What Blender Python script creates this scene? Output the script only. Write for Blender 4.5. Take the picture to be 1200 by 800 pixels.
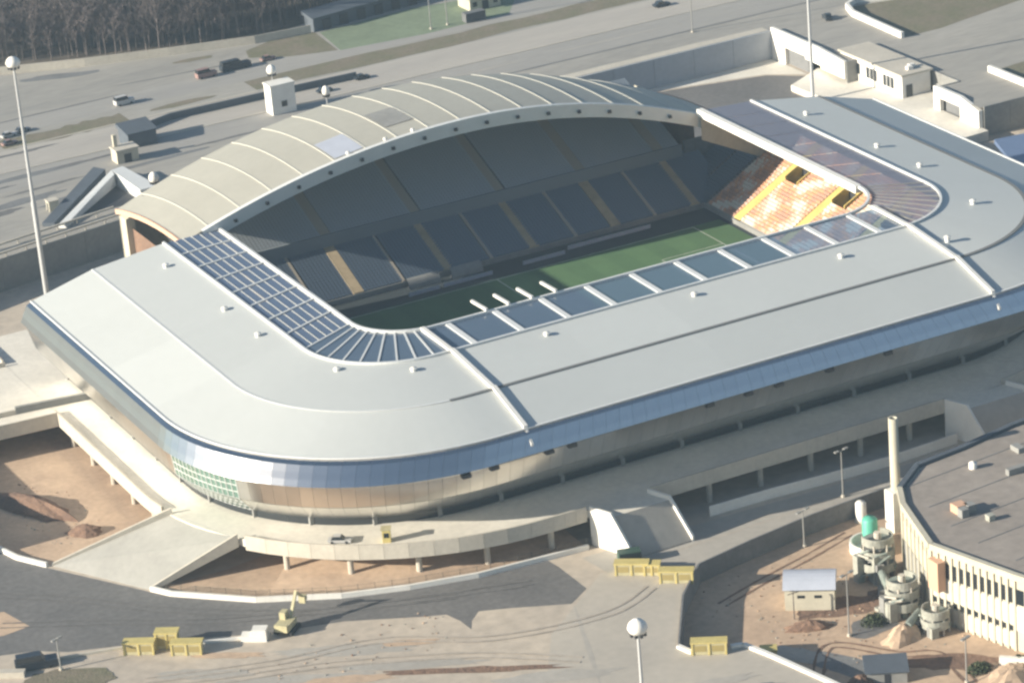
import bpy, math, random
from mathutils import Vector, Matrix
random.seed(7)
R = math.radians
for o in list(bpy.data.objects):
    bpy.data.objects.remove(o)
sc = bpy.context.scene
C = sc.collection

# ------------------------------------------------------------------ camera
cd = bpy.data.cameras.new('camera')
cam = bpy.data.objects.new('camera', cd)
C.objects.link(cam)
_r = Vector((0.88436798, -0.45955221, -0.08188429))
_u = Vector((0.24352753, 0.30457107, 0.92083158))
_d = Vector((0.39823061, 0.83429505, -0.38126652))
m = Matrix((_r, _u, -_d)).transposed().to_4x4()
m.translation = Vector((-301.0465, -601.8216, 283.4085))
cam.matrix_world = m
cd.sensor_width = 36.0
cd.lens = 3835.278 / 1200 * 36
cd.clip_start = 1.0
cd.clip_end = 20000
sc.camera = cam

# ------------------------------------------------------------------ light
EL = R(18.7)
to_sun = Vector((-0.989 * math.cos(EL), 0.148 * math.cos(EL), math.sin(EL)))
w = bpy.data.worlds.new('World')
sc.world = w
w.use_nodes = True
nt = w.node_tree
nt.nodes.clear()
sky = nt.nodes.new('ShaderNodeTexSky')
sky.sky_type = 'NISHITA'
sky.sun_disc = False
sky.sun_elevation = EL
sky.sun_rotation = R(-81.5)
sky.air_density = 1.0
sky.dust_density = 0.6
sky.ozone_density = 1.8
bg = nt.nodes.new('ShaderNodeBackground')
bg.inputs['Strength'].default_value = 0.06
wo = nt.nodes.new('ShaderNodeOutputWorld')
nt.links.new(sky.outputs[0], bg.inputs[0])
nt.links.new(bg.outputs[0], wo.inputs[0])
sd = bpy.data.lights.new('sun', 'SUN')
sd.energy = 5.0
sd.angle = R(0.5)
sd.color = (1.0, 0.925, 0.785)
sun = bpy.data.objects.new('sun', sd)
C.objects.link(sun)
sun.rotation_euler = to_sun.to_track_quat('Z', 'Y').to_euler()
sun.location = (-400, 100, 300)
sc.view_settings.view_transform = 'Standard'
sc.view_settings.look = 'None'
sc.view_settings.gamma = 1.0
sc.view_settings.use_curve_mapping = False
sc.view_settings.exposure = 1.1
try:
    sc.cycles.filter_width = 2.6
    sc.cycles.max_bounces = 6
    sc.cycles.use_denoising = True
except Exception:
    pass

# ------------------------------------------------------------------ materials
MATS = {}
def mat(name, col, rough=0.8, metal=0.0, var=0.0, scale=0.2, col2=None, bump=0.0, bscale=2.0,
        rnd=0.0, detail=6.0, scale2=None, spec=0.5, stretch=None):
    """procedural surface: base colour broken up by object-space noise (two scales), optional relief"""
    if name in MATS:
        return MATS[name]
    mt = bpy.data.materials.new(name)
    mt.use_nodes = True
    n = mt.node_tree.nodes
    l = mt.node_tree.links
    b = n['Principled BSDF']
    b.inputs['Roughness'].default_value = rough
    b.inputs['Metallic'].default_value = metal
    b.inputs['Specular IOR Level'].default_value = spec
    c1 = (*col, 1)
    b.inputs['Base Color'].default_value = c1
    out = None
    geo = n.new('ShaderNodeNewGeometry')
    vec = geo.outputs['Position']
    if stretch:
        mp = n.new('ShaderNodeMapping')
        mp.inputs['Scale'].default_value = stretch
        l.new(vec, mp.inputs['Vector'])
        vec = mp.outputs[0]
    if var > 0 or col2:
        t = n.new('ShaderNodeTexNoise')
        t.inputs['Scale'].default_value = scale
        t.inputs['Detail'].default_value = detail
        t.inputs['Roughness'].default_value = 0.62
        l.new(vec, t.inputs['Vector'])
        ramp = n.new('ShaderNodeValToRGB')
        ramp.color_ramp.elements[0].position = 0.33
        ramp.color_ramp.elements[1].position = 0.67
        d = col2 if col2 else tuple(max(0, c * (1 - var)) for c in col)
        e = col if col2 else tuple(min(1, c * (1 + var)) for c in col)
        ramp.color_ramp.elements[0].color = (*d, 1)
        ramp.color_ramp.elements[1].color = (*e, 1)
        l.new(t.outputs['Fac'], ramp.inputs[0])
        out = ramp.outputs[0]
        t2 = n.new('ShaderNodeTexNoise')
        t2.inputs['Scale'].default_value = scale2 or scale * 9
        t2.inputs['Detail'].default_value = 5
        l.new(vec, t2.inputs['Vector'])
        mr = n.new('ShaderNodeMapRange')
        mr.inputs['From Min'].default_value = 0.3
        mr.inputs['From Max'].default_value = 0.7
        mr.inputs['To Min'].default_value = 1 - max(var, 0.02) * 0.8
        mr.inputs['To Max'].default_value = 1 + max(var, 0.02) * 0.6
        l.new(t2.outputs['Fac'], mr.inputs[0])
        mx = n.new('ShaderNodeVectorMath')
        mx.operation = 'SCALE'
        l.new(out, mx.inputs[0])
        l.new(mr.outputs[0], mx.inputs['Scale'])
        out = mx.outputs[0]
    if rnd > 0:
        oi = n.new('ShaderNodeObjectInfo')
        mr2 = n.new('ShaderNodeMapRange')
        mr2.inputs['To Min'].default_value = 1 - rnd
        mr2.inputs['To Max'].default_value = 1 + rnd
        l.new(oi.outputs['Random'], mr2.inputs[0])
        mx2 = n.new('ShaderNodeVectorMath')
        mx2.operation = 'SCALE'
        if out:
            l.new(out, mx2.inputs[0])
        else:
            mx2.inputs[0].default_value = col
        l.new(mr2.outputs[0], mx2.inputs['Scale'])
        out = mx2.outputs[0]
    if out:
        l.new(out, b.inputs['Base Color'])
    if bump > 0:
        t3 = n.new('ShaderNodeTexNoise')
        t3.inputs['Scale'].default_value = bscale
        t3.inputs['Detail'].default_value = 6
        l.new(geo.outputs['Position'], t3.inputs['Vector'])
        bp = n.new('ShaderNodeBump')
        bp.inputs['Strength'].default_value = bump
        bp.inputs['Distance'].default_value = 0.4
        l.new(t3.outputs['Fac'], bp.inputs['Height'])
        l.new(bp.outputs[0], b.inputs['Normal'])
    MATS[name] = mt
    return mt

def glass(name, col, alpha_through=0.35, rough=0.08):
    mt = bpy.data.materials.new(name)
    mt.use_nodes = True
    n = mt.node_tree.nodes
    l = mt.node_tree.links
    n.clear()
    o = n.new('ShaderNodeOutputMaterial')
    tr = n.new('ShaderNodeBsdfTransparent')
    tr.inputs[0].default_value = (*col, 1)
    pb = n.new('ShaderNodeBsdfPrincipled')
    pb.inputs['Base Color'].default_value = (*[c * 0.30 for c in col], 1)
    pb.inputs['Roughness'].default_value = rough
    pb.inputs['Specular IOR Level'].default_value = 0.9
    mx = n.new('ShaderNodeMixShader')
    mx.inputs[0].default_value = 1 - alpha_through
    l.new(tr.outputs[0], mx.inputs[1])
    l.new(pb.outputs[0], mx.inputs[2])
    l.new(mx.outputs[0], o.inputs[0])
    MATS[name] = mt
    return mt

M_ground = mat('dirt_ground', (0.55, 0.465, 0.365), 0.95, var=0.16, scale=0.035, col2=(0.42, 0.36, 0.295), bump=0.25, bscale=0.2, scale2=0.4)
M_plateau = mat('plateau_ground', (0.36, 0.335, 0.295), 0.9, var=0.12, scale=0.03, col2=(0.27, 0.255, 0.23), scale2=0.4, stretch=(0.5, 2, 1))
M_asph = mat('asphalt', (0.172, 0.163, 0.155), 0.85, var=0.18, scale=0.05, col2=(0.125, 0.12, 0.117), scale2=0.8)
M_asph2 = mat('worn_asphalt', (0.42, 0.385, 0.335), 0.9, var=0.1, scale=0.05, col2=(0.35, 0.32, 0.28), scale2=0.6)
M_sand = mat('sand', (0.55, 0.40, 0.275), 0.95, var=0.14, scale=0.09, col2=(0.42, 0.30, 0.21), bump=0.3, bscale=0.25)
M_soil = mat('brown_soil', (0.24, 0.145, 0.095), 0.95, var=0.2, scale=0.15, col2=(0.16, 0.10, 0.072), bump=0.7, bscale=0.9)
M_grass = mat('dry_grass', (0.15, 0.145, 0.085), 0.95, var=0.2, scale=0.12, col2=(0.20, 0.165, 0.12), bump=0.4, bscale=2)
M_turf = mat('sports_turf', (0.18, 0.22, 0.14), 0.9, var=0.12, scale=0.06)
M_conc = mat('concrete', (0.50, 0.455, 0.38), 0.85, var=0.09, scale=0.12, scale2=1.2)
M_deck = mat('deck_concrete', (0.68, 0.635, 0.55), 0.85, var=0.09, scale=0.08, scale2=0.9)
M_dkconc = mat('dark_concrete', (0.17, 0.17, 0.17), 0.9, var=0.15, scale=0.15)
M_greyw = mat('grey_wall', (0.25, 0.245, 0.23), 0.9, var=0.12, scale=0.1)
M_white = mat('white_paint', (0.76, 0.73, 0.67), 0.6, var=0.06, scale=0.3)
M_wmetal = mat('white_metal', (0.66, 0.66, 0.64), 0.42, var=0.04, scale=0.3)
M_roof = mat('roof_sheet', (0.535, 0.545, 0.52), 0.5, var=0.014, scale=0.05, rnd=0.028, scale2=0.5)
M_roof2 = mat('arch_sheet', (0.40, 0.38, 0.32), 0.55, var=0.04, scale=0.08, rnd=0.03, scale2=0.6)
M_rib = mat('rib_cream', (0.54, 0.52, 0.45), 0.6)
M_mast = mat('galvanised_mast', (0.46, 0.46, 0.45), 0.55)
M_gutter = mat('gutter', (0.16, 0.16, 0.155), 0.7)
M_fascia = mat('fascia_metal', (0.66, 0.64, 0.62), 0.21, metal=1.0, rnd=0.02)
M_facade = mat('facade_metal', (0.80, 0.78, 0.74), 0.20, metal=0.95, rnd=0.06, var=0.05, scale=0.2)
M_dkglass = mat('dark_glazing', (0.02, 0.025, 0.03), 0.1, spec=0.8)
M_glass = glass('roof_glass', (0.44, 0.60, 0.84), 0.30, 0.16)
M_glassL = glass('roof_glass_left', (0.40, 0.53, 0.80), 0.14, 0.16)
M_glassR = glass('roof_glass_lilac', (0.60, 0.58, 0.70), 0.14, 0.22)
M_ggreen = mat('green_glazing', (0.17, 0.30, 0.24), 0.12, spec=0.9, metal=0.3)
M_dark = mat('dark_fitting', (0.035, 0.035, 0.04), 0.6)
M_salmon = mat('salmon_edge', (0.62, 0.40, 0.28), 0.7)
M_yellow = mat('yellow_paint', (0.55, 0.45, 0.17), 0.6, var=0.1, scale=0.5)
M_yellow2 = mat('pale_yellow', (0.47, 0.42, 0.25), 0.6, var=0.15, scale=0.6)
M_ystep = mat('aisle_yellow', (0.62, 0.47, 0.15), 0.85, var=0.12, scale=0.4)
M_ybrown = mat('aisle_brown', (0.44, 0.34, 0.21), 0.85, var=0.12, scale=0.4)
M_ydim = mat('aisle_grey_brown', (0.44, 0.38, 0.30), 0.85)
M_grass_p = mat('pitch_grass', (0.070, 0.145, 0.058), 0.9, var=0.08, scale=0.15)
M_track = mat('pitch_surround', (0.030, 0.040, 0.045), 0.9, var=0.1, scale=0.2)
M_seat = [mat('seat_%s' % n, c, 0.6) for n, c in (('orange', (0.64, 0.33, 0.18)), ('pink', (0.62, 0.41, 0.31)),
          ('white', (0.66, 0.60, 0.50)), ('rust', (0.46, 0.27, 0.19)), ('yellow', (0.60, 0.40, 0.11)))]
M_seatg = mat('seat_grey', (0.36, 0.385, 0.405), 0.6)
M_seatb = mat('seat_navy', (0.115, 0.15, 0.195), 0.6)
M_bark = mat('bark', (0.135, 0.11, 0.10), 0.95)
M_twig = mat('bare_twigs', (0.125, 0.10, 0.095), 0.95, var=0.25, scale=0.15)
M_leaf = mat('leaf_litter', (0.105, 0.085, 0.065), 0.95, var=0.2, scale=0.1)
M_bush = mat('bush_green', (0.06, 0.075, 0.035), 0.9, var=0.25, scale=0.6)
M_teal = mat('teal_paint', (0.10, 0.40, 0.29), 0.5)
M_blueroof = mat('blue_roof', (0.14, 0.19, 0.30), 0.4, var=0.06, scale=0.2)
M_lilac = mat('grey_blue_sheet', (0.42, 0.44, 0.50), 0.5, var=0.05, scale=0.4)
M_cream = mat('cream_render', (0.50, 0.46, 0.36), 0.8, var=0.07, scale=0.25)
M_offw = mat('off_white_panel', (0.56, 0.53, 0.46), 0.7, var=0.08, scale=0.4)
M_duct = mat('duct_metal', (0.22, 0.25, 0.22), .6, var=.2, scale=.6)
M_tower = mat('weathered_concrete', (0.34, 0.335, 0.285), .85, var=.25, scale=.5)
M_felt = mat('roof_felt', (0.33, 0.285, 0.245), 0.9, var=0.14, scale=0.06, col2=(0.25, 0.215, 0.185), scale2=0.5)
M_pink = mat('pink_render', (0.58, 0.36, 0.24), 0.8)
M_rubber = mat('rubber', (0.03, 0.03, 0.03), 0.8)
M_carD = mat('car_dark', (0.03, 0.038, 0.05), 0.3)
M_carW = mat('car_white', (0.5, 0.49, 0.47), 0.35)
M_carR = mat('car_red', (0.30, 0.19, 0.17), 0.35)
M_carG = mat('car_grey', (0.20, 0.20, 0.21), 0.35)
M_palegreen = mat('pale_green_roof', (0.25, 0.32, 0.27), 0.7)
M_slate = mat('slate_blue_sheet', (0.085, 0.10, 0.12), 0.7, var=0.1, scale=0.2)

# ------------------------------------------------------------------ mesh helpers
class MB:
    def __init__(s):
        s.v, s.f, s.mi = [], [], []
    def face(s, pts, mi=0):
        i = len(s.v)
        s.v += [tuple(p) for p in pts]
        s.f.append(tuple(range(i, i + len(pts))))
        s.mi.append(mi)
        return s
    def box(s, x0, x1, y0, y1, z0, z1, mi=0):
        i = len(s.v)
        s.v += [(x0, y0, z0), (x1, y0, z0), (x1, y1, z0), (x0, y1, z0), (x0, y0, z1), (x1, y0, z1), (x1, y1, z1), (x0, y1, z1)]
        for q in ((3, 2, 1, 0), (4, 5, 6, 7), (0, 1, 5, 4), (1, 2, 6, 5), (2, 3, 7, 6), (3, 0, 4, 7)):
            s.f.append(tuple(i + k for k in q))
            s.mi.append(mi)
        return s
    def prism(s, poly, z0, z1, mi=0, top=True, bottom=True):
        """vertical prism; z1 may be a list (one height per corner)"""
        n = len(poly)
        zt = z1 if isinstance(z1, (list, tuple)) else [z1] * n
        zb = z0 if isinstance(z0, (list, tuple)) else [z0] * n
        i = len(s.v)
        a = sum(poly[k][0] * poly[(k + 1) % n][1] - poly[(k + 1) % n][0] * poly[k][1] for k in range(n))
        idx = list(range(n)) if a > 0 else list(range(n - 1, -1, -1))
        s.v += [(poly[k][0], poly[k][1], zb[k]) for k in idx] + [(poly[k][0], poly[k][1], zt[k]) for k in idx]
        for k in range(n):
            j = (k + 1) % n
            s.f.append((i + k, i + j, i + n + j, i + n + k)); s.mi.append(mi)
        if top:
            s.f.append(tuple(i + n + k for k in range(n))); s.mi.append(mi)
        if bottom:
            s.f.append(tuple(i + k for k in reversed(range(n)))); s.mi.append(mi)
        return s
    def bar(s, a, b, w, h, mi=0):
        """box beam between two points: w across (horizontal), h upward from the line"""
        a, b = Vector(a), Vector(b)
        d = (b - a)
        p = Vector((-d.y, d.x, 0))
        p = p.normalized() * w / 2 if p.length > 1e-6 else Vector((w / 2, 0, 0))
        up = Vector((0, 0, h))
        P = [a - p, b - p, b + p, a + p]
        i = len(s.v)
        s.v += [tuple(q) for q in P] + [tuple(q + up) for q in P]
        for q in ((3, 2, 1, 0), (4, 5, 6, 7), (0, 1, 5, 4), (1, 2, 6, 5), (2, 3, 7, 6), (3, 0, 4, 7)):
            s.f.append(tuple(i + k for k in q)); s.mi.append(mi)
        return s
    def tube(s, a, b, r0, r1=None, n=10, mi=0, cap=True):
        r1 = r0 if r1 is None else r1
        a, b = Vector(a), Vector(b)
        d = (b - a).normalized()
        x = d.cross(Vector((0, 0, 1)))
        x = x.normalized() if x.length > 1e-4 else Vector((1, 0, 0))
        y = d.cross(x)
        i = len(s.v)
        for c, r in ((a, r0), (b, r1)):
            for k in range(n):
                t = 2 * math.pi * k / n
                s.v.append(tuple(c + (x * math.cos(t) + y * math.sin(t)) * r))
        for k in range(n):
            j = (k + 1) % n
            s.f.append((i + k, i + n + k, i + n + j, i + j)); s.mi.append(mi)
        if cap:
            s.f.append(tuple(i + k for k in range(n))); s.mi.append(mi)
            s.f.append(tuple(i + n + k for k in reversed(range(n)))); s.mi.append(mi)
        return s
    def lathe(s, cx, cy, prof, n=20, mi=0, a0=0, a1=2 * math.pi):
        """prof = [(r, z)...] bottom to top"""
        i = len(s.v)
        full = abs(a1 - a0 - 2 * math.pi) < 1e-6
        cols = n if full else n + 1
        for r, z in prof:
            for k in range(cols):
                t = a0 + (a1 - a0) * k / n
                s.v.append((cx + r * math.cos(t), cy + r * math.sin(t), z))
        for p in range(len(prof) - 1):
            for k in range(n):
                j = (k + 1) % cols
                s.f.append((i + p * cols + k, i + p * cols + j, i + (p + 1) * cols + j, i + (p + 1) * cols + k)); s.mi.append(mi)
        return s
    def build(s, name, mats, parent=None, smooth=False, loc=None):
        me = bpy.data.meshes.new(name)
        me.from_pydata(s.v, [], s.f)
        if not isinstance(mats, (list, tuple)):
            mats = [mats]
        for k in mats:
            me.materials.append(k)
        if len(mats) > 1:
            me.polygons.foreach_set('material_index', s.mi)
        if smooth:
            me.polygons.foreach_set('use_smooth', [True] * len(me.polygons))
        me.update()
        o = bpy.data.objects.new(name, me)
        C.objects.link(o)
        if parent:
            o.parent = parent
            o.matrix_parent_inverse = Matrix.Identity(4)
        if loc:
            o.location = loc
        return o

def tag(o, label=None, cat=None, group=None, kind=None):
    if label: o['label'] = label
    if cat: o['category'] = cat
    if group: o['group'] = group
    if kind: o['kind'] = kind
    return o
def empty(name, loc=(0, 0, 0), rz=0.0):
    o = bpy.data.objects.new(name, None)
    o.empty_display_size = 0.5
    C.objects.link(o)
    o.location = loc
    o.rotation_euler = (0, 0, rz)
    return o
def copy_tree(o, parent=None):
    c = o.copy()
    C.objects.link(c)
    c.parent = parent
    for ch in o.children:
        copy_tree(ch, c)
    return c
def sheet(name, poly, z, mt, parent=None, kind='structure', label=None):
    n = len(poly)
    a = sum(poly[k][0] * poly[(k + 1) % n][1] - poly[(k + 1) % n][0] * poly[k][1] for k in range(n))
    if a < 0:
        poly = poly[::-1]
    zz = z if isinstance(z, (list, tuple)) else None
    b = MB()
    b.face([(p[0], p[1], (zz[i] if zz else z)) for i, p in enumerate(poly)])
    o = b.build(name, mt, parent)
    if kind: o['kind'] = kind
    return o
def rough_poly(cx, cy, rx, ry, n=22, jit=0.12, rot=0.0):
    out = []
    for k in range(n):
        t = 2 * math.pi * k / n
        s_ = 1 + random.uniform(-jit, jit)
        x, y = rx * math.cos(t) * s_, ry * math.sin(t) * s_
        out.append((cx + x * math.cos(rot) - y * math.sin(rot), cy + x * math.sin(rot) + y * math.cos(rot)))
    return out

# ------------------------------------------------------------------ ring path of the U-shaped stadium bowl
NL, NC, NF = 26, 28, 40
def ring(A, B, r, yb, z, nl=NL, ncn=NC, nf=NF, ybr=None):
    """left back end -> left side -> corner -> front -> corner -> right back end"""
    ybr = yb if ybr is None else ybr
    P = []
    for k in range(nl):
        t = k / nl
        P.append((-A, yb + (-B + r - yb) * t, z))
    for k in range(ncn):
        t = math.pi + (math.pi / 2) * k / ncn
        P.append((-A + r + r * math.cos(t), -B + r + r * math.sin(t), z))
    for k in range(nf):
        P.append((-A + r + (2 * A - 2 * r) * k / nf, -B, z))
    for k in range(ncn):
        t = 1.5 * math.pi + (math.pi / 2) * k / ncn
        P.append((A - r + r * math.cos(t), -B + r + r * math.sin(t), z))
    for k in range(nl + 1):
        t = k / nl
        P.append((A, -B + r + (ybr + B - r) * t, z))
    return P
NSEG = 2 * NL + 2 * NC + NF

# ================================================================== SETTING
YARD = -3.4
g = MB()
g.face([(-3000, -3000, 0), (-33, -3000, 0), (-33, -159, 0), (-36.3, -144.2, 0), (-38.4, -137.6, 0), (-47.3, -134.8, 0), (-48.0, -131, 0),
        (-37.6, -114.7, 0), (-28.6, -105.3, 0), (-15, -102.5, 0), (0, -100.2, 0), (20.5, -98.6, 0), (60, -97, 0), (3000, -97, 0), (3000, 3000, 0), (-3000, 3000, 0)])
import bmesh
def tri_ngon(o):
    bm = bmesh.new(); bm.from_mesh(o.data)
    bmesh.ops.triangulate(bm, faces=bm.faces[:])
    bm.to_mesh(o.data); bm.free()
o = g.build('ground', M_ground); tri_ngon(o); o['kind'] = 'structure'
o = sheet('yard_ground', [(-60, -3000), (3000, -3000), (3000, -90), (-60, -90)], YARD, M_sand)
# raised plateau behind and to the right
PL = [(-3000, -12), (-147, -12), (-149, 108), (-89, 126.5), (-54, 133.5), (0, 146), (60, 155.5), (149.5, 156), (149.5, 118), (163, 118), (163, 84), (155, 84), (155, 63),
      (172, 63), (172, 20), (3000, 20), (3000, 3000), (-3000, 3000)]
pb = MB(); pb.face([(x, y, 8.0) for x, y in PL])
o = pb.build('plateau', M_plateau); tri_ngon(o); o['kind'] = 'structure'

# ================================================================== STADIUM
stadium = tag(empty('stadium', (0, 0, 0)), 'huge white-roofed football stadium with glazed inner rim, arched rear roof and mirror-metal facade', 'stadium')
YB = 45.5
L0 = ring(62, 38, 13, YB, 33.4)
L1 = ring(75.2, 51.2, 20, YB, 33.2)
L2 = ring(92.3, 69.2, 35, YB, 31.3)
L3 = ring(107.2, 82.6, 50, YB, 27.5)
# the right hand back end is cut a little nearer
for L, dy in ((L0, -1.5), (L1, -3.0), (L2, -6.0), (L3, -7.0)):
    n0 = len(L) - NL - 1
    for k in range(NL + 1):
        x, y, z = L[n0 + k]
        L[n0 + k] = (x, y + dy * k / NL, z)

def strip(mb, Pa, Pb, i0, i1, th, mi=0):
    """solid curved plate between two rails Pa (inner) and Pb (outer), thickness th downward"""
    for i in range(i0, i1):
        a, b, c, d = Pa[i], Pb[i], Pb[i + 1], Pa[i + 1]
        mb.face([a, b, c, d], mi)
        lo = lambda p: (p[0], p[1], p[2] - th)
        mb.face([lo(d), lo(c), lo(b), lo(a)], mi)
        mb.face([a, d, lo(d), lo(a)], mi)
        mb.face([b, lo(b), lo(c), c], mi)
        if i == i0:
            mb.face([a, lo(a), lo(b), b], mi)
        if i == i1 - 1:
            mb.face([d, c, lo(c), lo(d)], mi)
    return mb
def shrink(P, Q, t):
    return [tuple(p[k] + (q[k] - p[k]) * t for k in range(3)) for p, q in zip(P, Q)]

def groups(step):
    i = 0
    while i < NSEG:
        yield i, min(i + step, NSEG)
        i += step
# roof sheets: inner band and outer band, with fine butt joints
for (Pa, Pb) in ((L1, L2), (L2, L3)):
    for i0, i1 in groups(8):
        strip(MB(), Pa, Pb, i0, i1, 0.35).build('roof_panel', M_roof, stadium)
# soffit below the roof
S1 = [(x, y, z - 2.6) for x, y, z in L1]; S2 = [(x, y, z - 2.6) for x, y, z in shrink(L2, L3, 0.9)]
strip(MB(), S1, S2, 0, NSEG, 0.2).build('soffit', M_greyw, stadium)
# upstand on the outer rim and the fold
def rail(P, i0, i1, w, h, dz, name, mt, off=0.0):
    b = MB()
    for i in range(i0, i1):
        a, c = P[i], P[i + 1]
        b.bar((a[0], a[1], a[2] + dz), (c[0], c[1], c[2] + dz), w, h)
    return b.build(name, mt, stadium)
rail(L3, 0, NSEG, 0.45, 0.28, -0.05, 'roof_rim', M_wmetal)
iG = NL + NC - 2
rail(L2, iG, NSEG, 0.85, 0.10, 0.0, 'gutter', M_gutter)
rail(L2, 0, iG, 0.5, 0.10, 0.0, 'fold_trim', M_wmetal)
rail(L1, 0, NSEG, 0.55, 0.4, 0.0, 'glazing_kerb', M_wmetal)
rail(L0, 0, NSEG, 0.6, 0.7, -0.2, 'inner_rim_beam', M_wmetal)
# heavy bright edge beam of the right stand
b = MB()
for i in range(NSEG - NL, NSEG):
    a, c = L0[i], L0[i + 1]
    b.bar((a[0] - .2, a[1], a[2] - 1.2), (c[0] - .2, c[1], c[2] - 1.2), 1.5, 1.75)
b.build('edge_beam', M_white, stadium)
# end walls of the U where it stops short of the rear stand
for s_, idx in ((-1, 0), (1, NSEG)):
    p = [L0[idx], L1[idx], L2[idx], L3[idx]]
    mb = MB()
    mb.face([(q[0], q[1] + .06, q[2] - .36) for q in p] + [(L3[idx][0], L3[idx][1] + .06, 21), (s_ * 100, L2[idx][1] + .06, 7.4), (s_ * 62, L0[idx][1] + .06, 26)])
    mb.build('end_wall', M_conc, stadium)

# white expansion ridges across the front roof
for x in (-51.6, 57.3):
    b = MB()
    prof = [(-37.6, 33.5), (-51.2, 33.35), (-69.2, 31.45), (-82.6, 27.65)]
    for (y0, z0), (y1, z1) in zip(prof, prof[1:]):
        dx = 0.0
        b.bar((x, y0, z0), (x - 0.3, y1, z1), 0.95, 0.55)
    b.bar((x - .3, -82.6, 27.3), (x - .3, -84.9, 24.6), 0.5, 0.6)
    b.build('roof_ridge', M_white, stadium)

# ---- glazing strip
def lerp3(a, b, t):
    return tuple(a[k] + (b[k] - a[k]) * t for k in range(3))
def at_ring(P, f):
    i = min(int(f), NSEG - 1); t = f - i
    return lerp3(P[i], P[i + 1], t)
def pane(f0, f1, t0, t1, mt, sub=1):
    b = MB()
    for k in range(sub):
        g0, g1 = f0 + (f1 - f0) * k / sub, f0 + (f1 - f0) * (k + 1) / sub
        q = [lerp3(at_ring(L0, g0), at_ring(L1, g0), t0), lerp3(at_ring(L0, g0), at_ring(L1, g0), t1),
             lerp3(at_ring(L0, g1), at_ring(L1, g1), t1), lerp3(at_ring(L0, g1), at_ring(L1, g1), t0)]
        b.face(q)
    return b.build('glass_pane', mt, stadium)
def gbar(f, w=0.7, h=0.45, t0=0.0, t1=1.0):
    a, c = at_ring(L0, f), at_ring(L1, f)
    p, q = lerp3(a, c, t0), lerp3(a, c, t1)
    MB().bar((p[0], p[1], p[2] + .02), (q[0], q[1], q[2] + .02), w, h).build('glazing_bar', M_wmetal, stadium)
# left side: eight bays of six narrow panes
NB = 8
for k in range(NB):
    f0, f1 = NL * k / NB, NL * (k + 1) / NB
    e = 0.10
    for j in range(6):
        t0, t1 = 0.04 + 0.93 * j / 6, 0.04 + 0.93 * (j + 1) / 6
        pane(f0 + e, f1 - e, t0 + 0.018, t1 - 0.018, M_glassL)
    if k: gbar(f0, 0.45, 0.2)
    b = MB()
    for j in range(7):
        t = 0.04 + 0.93 * j / 6
        p, q = lerp3(at_ring(L0, f0 + e), at_ring(L1, f0 + e), t), lerp3(at_ring(L0, f1 - e), at_ring(L1, f1 - e), t)
        b.bar((p[0], p[1], p[2] - .06), (q[0], q[1], q[2] - .06), 0.16, 0.1)
    b.build('mullion', M_wmetal, stadium)
# corners: fans
def rail_pts(P, sgn, ystart, xend, n):
    """n+1 points evenly spaced along a rail round one front corner, from y = ystart on the side to x = xend on the front"""
    Q = [p for p in P if p[0] * sgn > 0 and p[1] < ystart - 0.01 and p[0] * sgn > abs(xend) + 0.01]
    Q.sort(key=lambda p: math.atan2(p[1] + 20, p[0] * sgn - 40), reverse=True)
    A_, B_ = abs(P[0][0]), -min(p[1] for p in P)
    z = P[0][2]
    Q = [(sgn * A_, ystart, z)] + Q + [(xend, -B_, z)]
    d = [0.0]
    for a, c in zip(Q, Q[1:]):
        d.append(d[-1] + math.dist(a, c))
    out = []
    for k in range(n + 1):
        t = d[-1] * k / n
        j = max(i for i in range(len(d)) if d[i] <= t + 1e-9)
        j = min(j, len(Q) - 2)
        out.append(lerp3(Q[j], Q[j + 1], (t - d[j]) / max(1e-6, d[j + 1] - d[j])))
    return out
def fan(sgn, ystart0, ystart1, xend, n, bw=0.38, bm=None):
    I, O = rail_pts(L0, sgn, ystart0, xend, n * 3), rail_pts(L1, sgn, ystart1, xend, n * 3)
    for k in range(n):
        b = MB()
        for j in range(k * 3, k * 3 + 3):
            e = 0.08
            q = [lerp3(I[j], O[j], .04), lerp3(I[j], O[j], .97), lerp3(I[j + 1], O[j + 1], .97), lerp3(I[j + 1], O[j + 1], .04)]
            b.face(q if sgn < 0 else q[::-1])
        b.build('glass_pane', M_glass if sgn < 0 else M_glassR, stadium)
        p, q = I[k * 3], O[k * 3]
        MB().bar((p[0], p[1], p[2] + .03), (q[0], q[1], q[2] + .03), bw, 0.12).build('glazing_bar', bm or M_wmetal, stadium)
fan(-1, -25, -31.2, -51.6, 9)
# front: wide bays
F0 = NL + NC
def fx(x):
    # front rails have different corner radii, so panes on the straight are laid out by x
    return x
xs = [-51.6] + [-46.2 + 10.75 * k for k in range(10)] + [57.3]
for x0, x1 in zip(xs, xs[1:]):
    MB().face([(x0 + .35, -50.9, 33.22), (x1 - .35, -50.9, 33.22), (x1 - .35, -38.3, 33.4), (x0 + .35, -38.3, 33.4)]).build('glass_pane', M_glass, stadium)
    MB().bar((x0, -38.2, 33.42), (x0, -51.0, 33.24), 1.2, 0.25).build('glazing_bar', M_wmetal, stadium)
# right corner + right side
MBc = NL + NC + NF
fan(1, -25, -31.2, 57.3, 9, .22, M_greyw)
for k in range(8):
    f0, f1 = MBc + NC + NL * k / 8, MBc + NC + NL * (k + 1) / 8
    pane(f0 + .03, f1 - .03, 0.06, 0.97, M_glassR)
# short white brackets that stand out over the pitch from the front rim
for x in (-37.0, -31.8, -26.4, -20.8):
    MB().bar((x, -38.0, 33.9), (x - 1.0, -33.2, 34.6), 0.6, 0.5).build('rim_bracket', M_white, stadium)
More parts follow.
